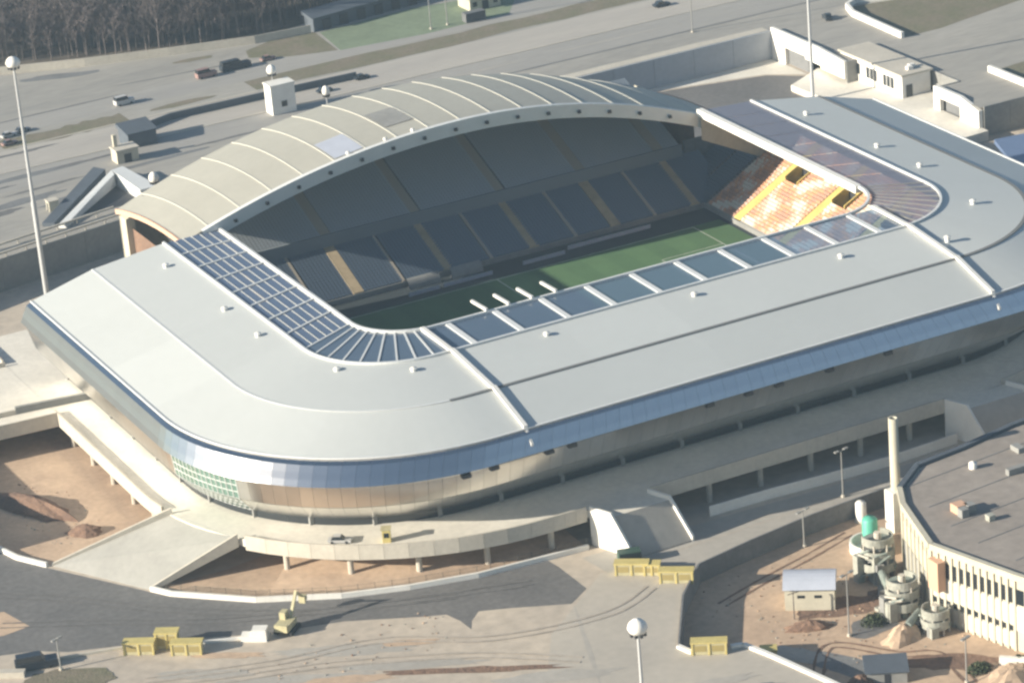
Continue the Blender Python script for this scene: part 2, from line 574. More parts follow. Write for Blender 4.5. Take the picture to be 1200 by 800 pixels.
# roof vents
for (x, y) in ((-79.9, 32.4), (-79.5, 0.3), (-79.5, -17.5), (-74.1, -44.7), (-61.8, -54.4), (-32.2, -55), (2, -55.5), (37.0, -56.5), (60.0, -62), (76.6, -47.5), (80.9, -20.7), (80.9, -3.5), (80.7, 26.5)):
    zz = 32.85
    v = empty('roof_vent', (x, y, zz)); v.parent = stadium
    MB().lathe(0, 0, [(0.55, -1.2), (0.55, 0.3), (0.0, 0.3)], 12).build('vent_pipe', M_wmetal, v, True)
    MB().lathe(0, 0, [(.72, 0.35), (.72, 0.55), (0.0, 0.8)], 12).build('vent_cap', M_white, v)

# ---- bull-nose fascia and mirrored facade below it
prof = [(107.2, 82.6, 50, 27.42), (108.4, 83.8, 50, 26.85), (109.0, 84.4, 50, 25.65), (109.6, 85.0, 50, 24.5), (110.15, 85.55, 50, 23.35), (109.5, 84.7, 50, 22.7)]
FR = [ring(a, b_, r_, YB, z_, ybr=YB - 7) for a, b_, r_, z_ in prof]
for i in range(NSEG):
    b = MB()
    for k in range(len(FR) - 1):
        P, Q = FR[k], FR[k + 1]
        e = 0.006
        b.face([lerp3(P[i], P[i + 1], e), lerp3(Q[i], Q[i + 1], e), lerp3(Q[i], Q[i + 1], 1 - e), lerp3(P[i], P[i + 1], 1 - e)])
    b.build('fascia_panel', M_fascia, stadium, True)
fprof = [(109.2, 83.6, 50, 22.3), (107.6, 80.2, 49.5, 16.4), (102.0, 70.6, 47, 9.3)]
FF = [ring(a, b_, r_, YB, z_, ybr=YB - 7) for a, b_, r_, z_ in fprof]
def facade_quad(i, k0, t0, t1, e0, e1, P=FF):
    A_, B_ = P[k0], P[k0 + 1]
    q = lambda s_, t: lerp3(lerp3(A_[i], A_[i + 1], s_), lerp3(B_[i], B_[i + 1], s_), t)
    return [q(e0, t0), q(e0, t1), q(e1, t1), q(e1, t0)]
GREEN = range(NL + 2, NL + 9)
for i in range(NSEG):
    for k in (0, 1):
        if i in GREEN:
            for r_ in range(3):
                for c_ in range(2):
                    MB().face(facade_quad(i, k, r_ / 3 + .02, (r_ + 1) / 3 - .02, c_ / 2 + .03, (c_ + 1) / 2 - .03)).build('window_pane', M_ggreen, stadium)
        else:
            MB().face(facade_quad(i, k, 0.01, 0.99, 0.008, 0.992)).build('facade_panel', M_facade, stadium)
# backing so the joints read dark, mullions of the green glazing, rain-screen shadow gap
BK = [ring(a - .35, b_ - .35, r_ - .35, YB, z_, ybr=YB - 7) for a, b_, r_, z_ in prof + fprof]
b = MB()
for P, Q in zip(BK, BK[1:]):
    for i in range(NSEG):
        b.face([P[i], Q[i], Q[i + 1], P[i + 1]])
b.build('facade_backing', M_greyw, stadium)
b = MB()
for i in list(GREEN) + [GREEN[-1] + 1]:
    for s_ in ((0.0,) if i == GREEN[-1] + 1 else (0.0, 0.5)):
        for k in (0, 1):
            p, q = lerp3(FF[k][i], FF[k][i + 1], s_), lerp3(FF[k + 1][i], FF[k + 1][i + 1], s_)
            b.tube(p, q, 0.11, n=4)
for k in (0, 1):
    for r_ in range(4):
        for i in GREEN:
            b.tube(lerp3(FF[k][i], FF[k + 1][i], r_ / 3), lerp3(FF[k][i + 1], FF[k + 1][i + 1], r_ / 3), 0.10, n=4)
b.build('glazing_frame', M_wmetal, stadium)
# ground floor: recessed dark glazing with piers
GF = [ring(101.2, 69.6, 46, YB, z_, ybr=YB - 7) for z_ in (9.3, 7.3)]
b = MB()
for i in range(NSEG):
    b.face([GF[0][i], GF[1][i], GF[1][i + 1], GF[0][i + 1]])
b.build('ground_floor_glazing', M_dkglass, stadium)
for i in range(0, NSEG, 5):
    p = GF[1][i]
    MB().box(p[0] - .4, p[0] + .4, p[1] - .4, p[1] + .4, 7.3, 9.3).build('pier', M_greyw, stadium)
# small dark louvres along the lower lip of the fascia
for x in (-66, -60, -48, -43, -12, -3, 4, 16, 30):
    MB().box(x - .9, x + .9, -84.5, -83.2, 21.75, 22.45).build('louvre', M_dark, stadium)
# ---- podium deck
DZ = 7.4
DYB = 80
nd = dict(nl=18, ncn=20, nf=40)
DI = ring(97, 66, 52, DYB, DZ, **nd)
DO = ring(110.4, 84.0, 62, DYB, DZ, **nd)
ND = len(DO) - 1
b = MB(); strip(b, DI, DO, 0, ND, 1.6); b.build('podium_deck', M_deck, stadium)
# under-deck retaining wall
b = MB()
UI = ring(98, 67, 53, DYB, 6.0, **nd)
for i in range(ND):
    p, q = UI[i], UI[i + 1]
    b.face([(p[0], p[1], 6), (p[0], p[1], 0), (q[0], q[1], 0), (q[0], q[1], 6)])
b.build('basement_wall', M_dkconc, stadium)
# parapet panels; gaps where the ramps meet the deck
def in_gap(p):
    x, y = p[0], p[1]
    if x < -95 and -54.5 < y < -33.0: return True
    if y < -80 and (-40.6 < x < -27.2 or 43.0 < x < 58.6): return True
    if x < -105 and 28 < y < 62: return True
    return False
for i in range(ND):
    p, q = Vector(DO[i]), Vector(DO[i + 1])
    mid = (p + q) / 2
    if in_gap(mid):
        continue
    d = (q - p).normalized() * 0.02
    MB().bar(tuple(p + d + Vector((0, 0, -2.2))), tuple(q - d + Vector((0, 0, -2.2))), 0.45, 3.15).build('parapet_panel', M_conc, stadium)
# columns below the deck edge
for i, P in enumerate(ring(108.0, 81.5, 60, 74, 0, nl=8, ncn=7, nf=8)):
    if in_gap((P[0], P[1])) and P[0] < -90: continue
    MB().tube((P[0], P[1], 0), (P[0], P[1], 5.9), 0.62, n=10).build('column', M_conc, stadium, False)
# ---- ramps and stairs
def ramp(name, tl, tr, bl, br, z1, z0, steps=0, wall=1.0, mt=M_deck):
    """top-left, top-right, bottom-left, bottom-right plan corners"""
    e = empty(name, (0, 0, 0)); e.parent = stadium
    if steps > 0:
        for k in range(steps):
            t0, t1 = k / steps, (k + 1) / steps
            q = [tuple(a + (c - a) * t for a, c in zip(A_, B_)) for A_, B_, t in ((tl, bl, t0), (tr, br, t0), (tr, br, t1), (tl, bl, t1))]
            MB().prism(q, 0.0, z1 + (z0 - z1) * (k + 0.5) / steps).build('step', mt, e)
    else:
        MB().prism([tl, tr, br, bl], [z1 - 1.4, z1 - 1.4, -.3, -.3] if steps == 0 else 0.0, [z1, z1, z0, z0]).build('ramp_slab', mt, e)
    for a, c in ((tl, bl), (tr, br)):
        d = Vector((c[0] - a[0], c[1] - a[1], 0)).normalized()
        n_ = Vector((-d.y, d.x, 0)) * 0.28
        poly = [(a[0] + n_.x, a[1] + n_.y), (c[0] + n_.x, c[1] + n_.y), (c[0] - n_.x, c[1] - n_.y), (a[0] - n_.x, a[1] - n_.y)]
        w2 = wall if steps else .45
        MB().prism(poly, -0.02 if steps else [z1 - 1.5, -.4, -.4, z1 - 1.5], [z1 + wall, z0 + w2, z0 + w2, z1 + wall]).build('side_wall', M_white if steps else M_conc, e)
    return e
ramp('access_ramp', (-108.6, -34.2), (-102.4, -53.4), (-132.6, -26.9), (-120.3, -49.2), DZ + .02, 0.06, 0, 1.25, mat('ramp_concrete', (0.36, 0.345, 0.31), .9, var=.08, scale=.1))
for xa, xb in ((-40.4, -27.3), (43.2, 58.4)):
    ramp('stair_ramp', (xa + 1.9, -89.6), (xb + 1.9, -89.6), (xa + 3.4, -95.0), (xb + 3.6, -95.0), DZ + .02, 0.3, -1, 0.9, M_asph2)
    la = empty('stair_landing', (0, 0, 0)); la.parent = stadium
    MB().prism([(xa, -83.9), (xb, -83.9), (xb + 1.88, -89.55), (xa + 1.88, -89.55)], 5.2, DZ + .01).build('landing_slab', M_deck, la)
    for x in (xa, xb):
        MB().bar((x, -84.3, 0.0 if x == xa else 4.6), (x + 1.88, -89.6, 0.0 if x == xa else 4.6), .5, DZ + .95 - (0 if x == xa else 4.6)).build('side_wall', M_white, la)
# footbridge deck that leaves the podium on the left
e = empty('bridge', (0, 0, 0)); e.parent = stadium
MB().prism([(-110.2, 27), (-110.2, 62), (-147.4, 66), (-147.4, 31)], 5.7, [DZ + .03, DZ + .03, DZ - .4, DZ - .4]).build('bridge_slab', M_deck, e)
MB().bar((-110.4, 27.2, 5.2), (-147.4, 31.2, 4.8), 0.5, 3.2).build('parapet_panel', M_conc, e)
MB().bar((-101.5, 32, DZ), (-117.5, 34.5, DZ), 0.9, 1.6).build('parapet_panel', M_greyw, e)
MB().bar((-117.5, 34.5, DZ), (-147.4, 37.5, DZ), 0.5, 1.0).build('parapet_panel', M_conc, e)
MB().bar((-110.4, 61.8, 5.2), (-147.4, 65.8, 4.8), 0.5, 3.2).build('parapet_panel', M_conc, e)
for x, y in ((-125, 33), (-139, 36), (-125, 58), (-139, 60)):
    MB().tube((x, y, 0), (x, y, 5.8), 0.7, n=8).build('column', M_conc, e)

# ---- seating bowl
PZ = 9.0
def tier(axis, sgn, start, z0, rows, depth, rise, lo, hi, mt, holes=()):
    """stepped tier. axis 'x': rows run along y and climb outward in sgn*x; axis 'y' likewise"""
    b = MB()
    for k in range(rows):
        a0, a1 = start + sgn * depth * k, start + sgn * depth * (k + 1)
        z1 = z0 + rise * (k + 1); zb = z0 + rise * k
        spans = [(lo, hi)]
        for (k0, k1, h0, h1) in holes:
            if k0 <= k < k1:
                ns = []
                for s0, s1 in spans:
                    if h0 > s0 and h1 < s1:
                        ns += [(s0, h0), (h1, s1)]
                    else:
                        ns.append((s0, s1))
                spans = ns
        for s0, s1 in spans:
            if axis == 'x':
                b.face([(a0, s0, zb), (a0, s1, zb), (a0, s1, z1), (a0, s0, z1)])
                b.face([(a0, s0, z1), (a0, s1, z1), (a1, s1, z1), (a1, s0, z1)])
            else:
                b.face([(s0, a0, zb), (s1, a0, zb), (s1, a0, z1), (s0, a0, z1)])
                b.face([(s0, a0, z1), (s1, a0, z1), (s1, a1, z1), (s0, a1, z1)])
    return b.build('seating_tier', mt, stadium)
def seats(axis, sgn, start, z0, rows, depth, rise, lo, hi, mats, pick, aisles, sp=0.9):
    b = MB()
    n = int((hi - lo) / sp)
    for k in range(rows):
        z1 = z0 + rise * (k + 1)
        a = start + sgn * depth * (k + 0.45)
        for j in range(n):
            s_ = lo + (j + .5) * sp
            if any(abs(s_ - c) < w_ for c, w_, k0, k1 in aisles if k0 <= k < k1):
                continue
            mi = pick(k, s_)
            h = sp * 0.44
            d = sgn * depth * 0.28
            if axis == 'x':
                P = [(a - d, s_ - h), (a - d, s_ + h), (a + d, s_ + h), (a + d, s_ - h)]
            else:
                P = [(s_ - h, a - d), (s_ + h, a - d), (s_ + h, a + d), (s_ - h, a + d)]
            zf, zk = z1 + 0.32, z1 + 0.80
            q = [(P[0][0], P[0][1], zf), (P[1][0], P[1][1], zf), (P[2][0], P[2][1], zk), (P[3][0], P[3][1], zk)]
            b.face(q, mi)
            b.face([(P[0][0], P[0][1], z1), (P[1][0], P[1][1], z1), q[1], q[0]], mi)
    o = b.build('seat_rows', mats, stadium)
    o['kind'] = 'stuff'
    return o
def aisle(axis, sgn, start, z0, rows, depth, rise, c, w_, mt):
    """sloping stair flight between the seat blocks: tread strip with side stringers"""
    a0, a1 = start, start + sgn * depth * rows
    z1, z2 = z0 + rise + .30, z0 + rise * (rows + 1) + .30
    P = [(a0, c - w_, z1), (a0, c + w_, z1), (a1, c + w_, z2), (a1, c - w_, z2)]
    if axis == 'y':
        P = [(p[1], p[0], p[2]) for p in P]
    b = MB()
    b.face(P)
    lo = [(p[0], p[1], p[2] - .9) for p in P]
    b.face(lo[::-1])
    for k in range(4):
        j = (k + 1) % 4
        b.face([P[k], lo[k], lo[j], P[j]])
    return b.build('aisle_stair', mt, stadium)
# right stand (sunlit mosaic seats)
rr = dict(axis='x', sgn=1, start=61.5, z0=10.0, rows=40, depth=0.86, rise=0.47)
vom = [24.6, 4.2, -16.2, -36.6]
tier(lo=-42, hi=43, mt=M_greyw, holes=[(15, 21, v - 2.6, v + 2.6) for v in vom], **rr)
def pickm(k, s_):
    v = math.sin(s_ * 0.55 + 2.2 * math.sin(k * 0.33)) + 0.7 * math.sin(k * 0.9 + s_ * 0.35)
    v += random.uniform(-.7, .7)
    return 2 if v > 0.75 else 1 if v > 0.05 else 0 if v > -0.8 else 3
ais = [(v + 3.9, 1.5, 0, 40) for v in vom] + [(v, 3.2, 15, 21) for v in vom]
seats(lo=-42, hi=42, mats=M_seat, pick=pickm, aisles=ais, sp=0.75, **rr)
for v in vom:
    aisle(c=v + 3.9, w_=1.4, mt=M_ystep, **rr)
    vo = empty('vomitory', (0, 0, 0)); vo.parent = stadium
    xk = 61.5 + .86 * 15; zk = 10 + .47 * 15
    for y in (v - 2.75, v + 2.75):
        MB().prism([(xk, y - .15), (xk + 5.2, y - .15), (xk + 5.2, y + .15), (xk, y + .15)], zk - 3, [zk + 1.4, zk + 4.0, zk + 4.0, zk + 1.4]).build('vomitory_wall', M_ystep, vo)
    MB().box(xk + 5.2, xk + 5.5, v - 2.9, v + 2.9, zk + 2.2, zk + 4.1).build('vomitory_wall', M_ystep, vo)
    MB().box(xk + .05, xk + 12, v - 2.55, v + 2.55, zk - 2.6, zk - 2.3).build('vomitory_floor', M_dark, vo)
    MB().box(xk + 4.9, xk + 5.15, v - 2.55, v + 2.55, zk - 2.3, zk + 2.2).build('vomitory_shade', M_dark, vo)  # near-black panel and floor paint in the shade of the tunnel
# rear stand: navy lower tier, grey upper tier
lo_t = dict(axis='y', sgn=1, start=44.0, z0=9.8, rows=20, depth=0.85, rise=0.36)
up_t = dict(axis='y', sgn=1, start=60.0, z0=19.0, rows=30, depth=0.86, rise=0.36)
tier(lo=-66, hi=70, mt=M_dkconc, **lo_t)
tier(lo=-65, hi=65, mt=M_greyw, **up_t)
AX = [-52.5, -41.5, -30.4, -19.0, -7.3, 4.0, 15.2, 26.4, 37.2, 48.0, 59.0]
seats(lo=-66, hi=70, mats=[M_seatb], pick=lambda k, s_: 0, aisles=[(c, 1.1 if j % 2 == 0 else .6, 0, 99) for j, c in enumerate(AX)], **lo_t)
seats(lo=-65, hi=65, mats=[M_seatg], pick=lambda k, s_: 0, aisles=[(c, 1.4, 0, 99) for j, c in enumerate(AX) if j % 2 == 0], **up_t)
for j, c in enumerate(AX):
    wd = 1.3 if j % 2 == 0 else .4
    aisle(c=c, w_=wd, mt=M_ybrown if j % 2 == 0 else M_ydim, **lo_t)
    if j % 2 == 0: aisle(c=c, w_=1.3, mt=M_ydim, **up_t)
MB().box(-65, 65, 59.4, 59.9, 16.6, 20.0).build('tier_front', mat('tier_front_grey', (0.20, 0.225, 0.245), .8), stadium)
# left and front stands below the roof
tier(lo=-36, hi=43, mt=M_dkconc, axis='x', sgn=-1, start=-61.5, z0=10.0, rows=40, depth=0.86, rise=0.47)
tier(lo=-52, hi=52, mt=M_dkconc, axis='y', sgn=-1, start=-42.5, z0=10.0, rows=34, depth=0.86, rise=0.47)
seats(lo=-36, hi=42, mats=[M_seatb, M_seatg], pick=lambda k, s_: int(k > 18), aisles=[(v, .8, 0, 99) for v in range(-50, 42, 11)], axis='x', sgn=-1, start=-61.5, z0=10.0, rows=40, depth=0.86, rise=0.47)
seats(lo=-51, hi=51, mats=[M_seatb, M_seatg], pick=lambda k, s_: int(k > 16), aisles=[(v, .8, 0, 99) for v in range(-54, 60, 11)], axis='y', sgn=-1, start=-42.5, z0=10.0, rows=34, depth=0.86, rise=0.47)
for s_ in (-1, 1):
    cr_ = dict(axis='x', sgn=s_, start=s_ * 61.5, z0=10.0, rows=19, depth=0.86, rise=0.47)
    tier(lo=43.05, hi=60, mt=M_dkconc, **cr_)
    seats(lo=43.2, hi=59.8, mats=[M_seatb], pick=lambda k, q: 0, aisles=[(51, .7, 0, 99)], **cr_)
    MB().prism([(s_ * 66, 60.1), (s_ * 79, 60.1), (s_ * 79, 60.6), (s_ * 66, 60.6)], 7.4, 20.5).build('corner_wall', M_dkconc, stadium)
    MB().prism([(s_ * 78, 43.1), (s_ * 78.5, 43.1), (s_ * 78.5, 60.05), (s_ * 78, 60.05)], 7.4, 20.5).build('corner_wall', M_dkconc, stadium)
# perimeter wall of the field
b = MB()
for (a, c) in (((-61.4, -42.4), (61.4, -42.4)), ((61.4, -42.4), (61.4, 43.9)), ((61.4, 43.9), (-61.4, 43.9)), ((-61.4, 43.9), (-61.4, -42.4))):
    b.bar((a[0], a[1], 8.9), (c[0], c[1], 8.9), 0.3, 1.3)
b.build('field_wall', M_greyw, stadium)

# ---- arched roof over the rear stand
def zf(x): return 44.8 - (9.8 if x < 0 else 12.8) * (x / 62.0) ** 2
def zb(x): return 41.6 - (13.8 if x < 0 else 16.2) * (x / 70.0) ** 2
def arch_pt(x, t, dz=0.0):
    y = 45.6 + (88.5 - 45.6) * t
    z = zf(x) * (1 - t) + zb(x) * t + 1.5 * 4 * t * (1 - t) + dz
    return (x, y, z)
RIB = [-64 + 8 * k for k in range(17)]
EDG = [-70.5] + RIB + [70.5]
NT = 8
arch = empty('arched_roof', (0, 0, 0)); arch.parent = stadium
for x0, x1 in zip(EDG, EDG[1:]):
    b = MB()
    for k in range(NT):
        t0, t1 = k / NT, (k + 1) / NT
        b.face([arch_pt(x0 + .06, t0), arch_pt(x1 - .06, t0), arch_pt(x1 - .06, t1), arch_pt(x0 + .06, t1)])
        b.face([arch_pt(x0 + .06, t1, -.5), arch_pt(x1 - .06, t1, -.5), arch_pt(x1 - .06, t0, -.5), arch_pt(x0 + .06, t0, -.5)])
    b.face([arch_pt(x0 + .06, 1), arch_pt(x1 - .06, 1), arch_pt(x1 - .06, 1, -.5), arch_pt(x0 + .06, 1, -.5)])
    b.build('arch_panel', M_roof2, arch, True)
for x in RIB:
    b = MB()
    for k in range(NT):
        p, q = arch_pt(x, k / NT, -.3), arch_pt(x, (k + 1) / NT, -.3)
        b.bar(p, q, 0.36, 0.42)
    b.build('arch_rib', M_rib, arch)
# patches on two panels
for (x0, x1, t0, t1, mt) in ((-31.6, -24.4, 0.03, 0.30, M_lilac), (-15.6, -8.4, 0.18, 0.46, M_greyw)):
    b = MB(); n = 4
    for k in range(n):
        a, c = t0 + (t1 - t0) * k / n, t0 + (t1 - t0) * (k + 1) / n
        b.face([arch_pt(x0, a, .12), arch_pt(x1, a, .12), arch_pt(x1, c, .12), arch_pt(x0, c, .12)])
    b.build('roof_light', mt, arch)
# front beam
NXB = 40
b = MB()
for k in range(NXB):
    x0, x1 = -66 + 132 * k / NXB, -66 + 132 * (k + 1) / NXB
    z0, z1 = zf(x0) + .3, zf(x1) + .3
    h = 3.4
    y0, y1 = 44.6, 45.9
    b.face([(x0, y0, z0), (x0, y0 + .35, z0 - h), (x1, y0 + .35, z1 - h), (x1, y0, z1)])
    b.face([(x0, y0, z0), (x1, y0, z1), (x1, y1, z1), (x0, y1, z0)])
    b.face([(x0, y1, z0), (x1, y1, z1), (x1, y1, z1 - h), (x0, y1, z0 - h)])
    b.face([(x0, y0 + .35, z0 - h), (x0, y1, z0 - h), (x1, y1, z1 - h), (x1, y0 + .35, z1 - h)])
b.build('front_beam', M_wmetal, arch)
for k in range(15):
    x = -58 + 8 * k
    MB().box(x - .35, x + .35, 44.1, 44.75, zf(x) - 1.9, zf(x) - 1.2).build('floodlight', M_dark, arch)
for x in (-28.5, -19, -12):
    MB().lathe(x, 46.3, [(.5, zf(x) + .3), (.5, zf(x) + .8), (0, zf(x) + 1.0)], 10).build('vent_cap', M_white, arch)
# salmon gable edges, supports and rear wall
for s_ in (-1, 1):
    b = MB()
    for k in range(0, NT):
        p, q = arch_pt(s_ * 70.7, k / NT, -.9), arch_pt(s_ * 70.7, (k + 1) / NT, -.9)
        b.bar(p, q, 0.5, 1.15)
    b.build('gable_edge', M_salmon, arch)
    MB().prism([(s_ * 70.4, 83.5), (s_ * 70.4, 87.8), (s_ * 68.2, 87.8), (s_ * 68.2, 83.5)], 0, [26.4, 26.4, 27.4, 27.4]).build('support_pier', M_cream, arch)
b = MB()
for x0, x1 in zip(EDG, EDG[1:]):
    b.face([(x0, 87.2, 0), (x0, 87.2, zb(x0) - .4), (x1, 87.2, zb(x1) - .4), (x1, 87.2, 0)])
b.build('rear_wall', M_greyw, arch)
for s_ in (-1, 1):
    b = MB()
    b.face([(s_ * 69, 60, 12), (s_ * 69, 87.1, 12), (s_ * 69, 87.1, 24), (s_ * 69, 60, 24)])
    b.build('gable_wall', M_soil, arch)

# ---- field of play
sheet('pitch_surround', [(-61.3, -42.3), (61.3, -42.3), (61.3, 43.8), (-61.3, 43.8)], PZ - 0.03, M_track)
pitch = sheet('pitch', [(-60, -34.5), (60, -34.5), (60, 34.5), (-60, 34.5)], PZ, M_grass_p)
for k in range(0, 20, 2):
    x = -52.5 + 5.25 * k
    sheet('mown_stripe', [(x, -34), (x + 5.25, -34), (x + 5.25, 34), (x, 34)], PZ + 0.004, mat('pitch_grass_light', (0.080, 0.160, 0.064), 0.9, var=0.08, scale=0.15), pitch, None)
b = MB()
def ln(x0, y0, x1, y1):
    b.box(min(x0, x1) - .07, max(x0, x1) + .07, min(y0, y1) - .07, max(y0, y1) + .07, PZ + .006, PZ + .012)
for y in (-34, 34): ln(-52.5, y, 52.5, y)
for x in (-52.5, 0, 52.5): ln(x, -34, x, 34)
for s_ in (-1, 1):
    for dx, hy in ((16.5, 20.15), (5.5, 9.16)):
        ln(s_ * (52.5 - dx), -hy, s_ * (52.5 - dx), hy); ln(s_ * (52.5 - dx), hy, s_ * 52.5, hy); ln(s_ * (52.5 - dx), -hy, s_ * 52.5, -hy)
b.build('pitch_marking', M_white, pitch)

# pitch-side things
def board(x, y, n, label):
    e = tag(empty('advertising_board', (x, y, PZ)), label, 'board', 'advertising boards along the far touchline')
    for k in range(n):
        MB().box(k * 1.6, k * 1.6 + 1.54, 0, .12, 0.05, 1.0).build('board_panel', M_lilac, e)
        MB().box(k * 1.6 + .1, k * 1.6 + .2, .12, .5, 0.0, .7).build('strut', M_dark, e)
for x, y, n, lb in ((-21, 37.2, 5, 'short pale advertising board at the shaded far end of the touchline'), (-12, 37.4, 8, 'pale advertising board on the far touchline beside the team bench'), (9, 38, 7, 'pale advertising board beside the sunlit grass'),
                (22, 40, 14, 'long pale board along the foot of the rear stand')):
    board(x, y, n, lb)
for x, lb in ((-15, 'curved pale team shelter at the foot of the rear stand, towards the dark left corner'), (-4, 'curved pale team shelter at the foot of the rear stand, beside the middle aisle')):
    e = tag(empty('team_shelter', (x, 41.2, PZ)), lb, 'shelter', 'team shelters')
    b = MB()
    for k in range(6):
        a0, a1 = math.pi * .5 * k / 6, math.pi * .5 * (k + 1) / 6
        b.face([(-4, 1.4 - 1.8 * math.sin(a0), 2.3 * math.cos(a0)), (4, 1.4 - 1.8 * math.sin(a0), 2.3 * math.cos(a0)), (4, 1.4 - 1.8 * math.sin(a1), 2.3 * math.cos(a1)), (-4, 1.4 - 1.8 * math.sin(a1), 2.3 * math.cos(a1))])
    b.build('canopy', M_greyw, e)
    MB().box(-3.8, 3.8, .6, 1.1, 0, .5).build('bench', M_dark, e)

# ================================================================== PLATEAU EDGE AND FAR SIDE
def wall_line(name, pts, z0, z1, w_, mt, label, cat, seg=None, group=None, pname='wall_panel', tilt=None):
    """a wall of panels following a polyline"""
    e = tag(empty(name, (pts[0][0], pts[0][1], z0)), label, cat, group)
    ox, oy = pts[0]
    for a, c in zip(pts, pts[1:]):
        L = math.hypot(c[0] - a[0], c[1] - a[1])
        n = max(1, round(L / seg)) if seg else 1
        for k in range(n):
            t0, t1 = (k + 0.004) / n, (k + 0.996) / n
            p = (a[0] + (c[0] - a[0]) * t0 - ox, a[1] + (c[1] - a[1]) * t0 - oy, 0)
            q = (a[0] + (c[0] - a[0]) * t1 - ox, a[1] + (c[1] - a[1]) * t1 - oy, 0)
            MB().bar(p, q, w_, z1 - z0).build(pname, mt, e)
    return e
wall_line('retaining_wall', [(-147.1, -12), (-149.1, 108), (-89, 126.4), (-54, 133.4), (0, 145.9)], 0.0, 8.15, 0.5, M_greyw, 'long grey concrete retaining wall below the pair of pale rails', 'wall', 12)
M_bluewall = mat('pale_blue_grey_wall', (0.36, 0.38, 0.41), 0.75, var=0.07, scale=0.1)
wall_line('retaining_wall', [(0, 145.9), (60, 155.4), (149.3, 155.9)], 0.0, 8.2, 0.5, M_bluewall, 'long pale blue-grey retaining wall below the wide road, behind the arched roof', 'wall', 12)
# pale rails on the left wall
for dy, lb in ((0.9, 'pale metal rail on top of the grey retaining wall'), (6.8, 'pale metal rail set back from the grey retaining wall')):
    e = tag(empty('guard_rail', (-120, 120 + dy, 8)), lb, 'rail', 'rails over the retaining wall')
    b = MB(); b.bar((-28, -5.2, 1.0), (31, 6.5, 1.0), .5, .45); b.bar((31, 6.5, 1.0), (66, 13.5, 1.0), .5, .45); b.build('top_rail', M_conc, e)
    for k in range(16):
        x = -23 + 5.6 * k
        y = -9.5 + (x + 50) * .1975
        MB().box(x - .12, x + .12, y - .12, y + .12, 0, 1.0).build('post', M_conc, e)

ROADZ = 8.004
def xs_band(name, x0, x1, y0, y1, mt, z=ROADZ, wob=0.6, n=24, par=None):
    lo = [(x0 + (x1 - x0) * k / n, y0 + random.uniform(-wob, wob)) for k in range(n + 1)]
    hi = [(x0 + (x1 - x0) * k / n, y1 + random.uniform(-wob, wob)) for k in range(n + 1)][::-1]
    o = sheet(name, lo + hi, z, mt, par)
    tri_ngon(o)
    return o
M_road = mat('light_road', (0.43, 0.395, 0.345), 0.9, var=0.07, scale=0.05, col2=(0.37, 0.34, 0.305), scale2=0.5, stretch=(0.35, 2, 1))
M_road2 = mat('grey_road', (0.34, 0.32, 0.29), 0.9, var=0.08, scale=0.05, col2=(0.29, 0.275, 0.255), scale2=0.5, stretch=(0.35, 2, 1))
xs_band('road', -400, 400, 188, 205.5, M_road, 8.004, .2)
xs_band('road', -400, 400, 173, 187.2, M_road2, 8.004, .2)
xs_band('road', -400, 400, 217.5, 229, M_road2, 8.004, .2)
xs_band('kerb', 40, 400, 171.6, 172.4, M_dkconc, 8.06, .1)
xs_band('kerb', -400, 400, 187.3, 187.9, M_conc, 8.10, .1)
xs_band('kerb', -400, 14, 205.6, 206.3, M_conc, 8.10, .1)
xs_band('grass_verge', 14, 400, 206.5, 216.5, M_grass, 8.02, .9, 40)
xs_band('grass_verge', -60, -24, 205.5, 214, M_grass, 8.024, 1.0, 14)
xs_band('path', 60, 149, 157, 160.5, M_conc, 8.02, .15)
for cx, cy, rx, ry, rt in ((-7, 210.5, 10, 1.9, 0), (11, 246, 6, 1.6, -.15)):
    sheet('grass_island', rough_poly(cx, cy, rx, ry, 20, .1, rt), 8.03, M_grass)
tri_ngon(sheet('grass_field', [(24, 236), (26, 243), (37, 248), (49, 246), (47, 225), (34, 229)], 8.02, M_grass))
tri_ngon(sheet('sports_field', [(47.5, 224.5), (50, 244.5), (81, 247.5), (96, 245), (110, 236), (101, 222.8), (73, 221.6)], 8.024, M_turf))
tri_ngon(sheet('forest_floor', [(-400, 420), (-36, 279), (-25, 274), (7, 256), (32, 251), (63, 259), (110, 257), (400, 300), (400, 900), (-400, 900)], 8.02, M_leaf))
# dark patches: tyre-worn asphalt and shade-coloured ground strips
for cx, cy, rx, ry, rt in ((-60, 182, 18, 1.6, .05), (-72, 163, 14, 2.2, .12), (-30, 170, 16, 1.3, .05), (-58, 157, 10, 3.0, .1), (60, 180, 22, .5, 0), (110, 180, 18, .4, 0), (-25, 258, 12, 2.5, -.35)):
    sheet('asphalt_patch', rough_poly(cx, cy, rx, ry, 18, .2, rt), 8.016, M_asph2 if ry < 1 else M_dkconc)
wall_line('low_wall', [(-30, 193.6), (-15, 199.2), (14, 198.6), (40, 197.4)], 8.0, 9.9, .5, M_slate, 'low wall with painted-in shade along the far road between the dark shed and the white tower', 'wall', 6)  # dark slate colour paints in the shade on the wall's face
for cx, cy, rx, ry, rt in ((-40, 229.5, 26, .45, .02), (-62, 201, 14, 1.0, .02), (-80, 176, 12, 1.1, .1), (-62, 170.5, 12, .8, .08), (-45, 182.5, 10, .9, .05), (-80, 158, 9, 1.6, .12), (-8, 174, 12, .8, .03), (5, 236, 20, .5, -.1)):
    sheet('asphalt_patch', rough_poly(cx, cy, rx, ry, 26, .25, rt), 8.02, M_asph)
# boundary fence of pale concrete slabs at the wood
wall_line('concrete_fence', [(-40, 272), (-16, 262), (7, 254.5), (31, 247.6), (48, 246)], 8.0, 10.4, 0.3, M_conc, 'pale concrete slab fence along the edge of the bare wood', 'fence', 3.2, pname='fence_slab')
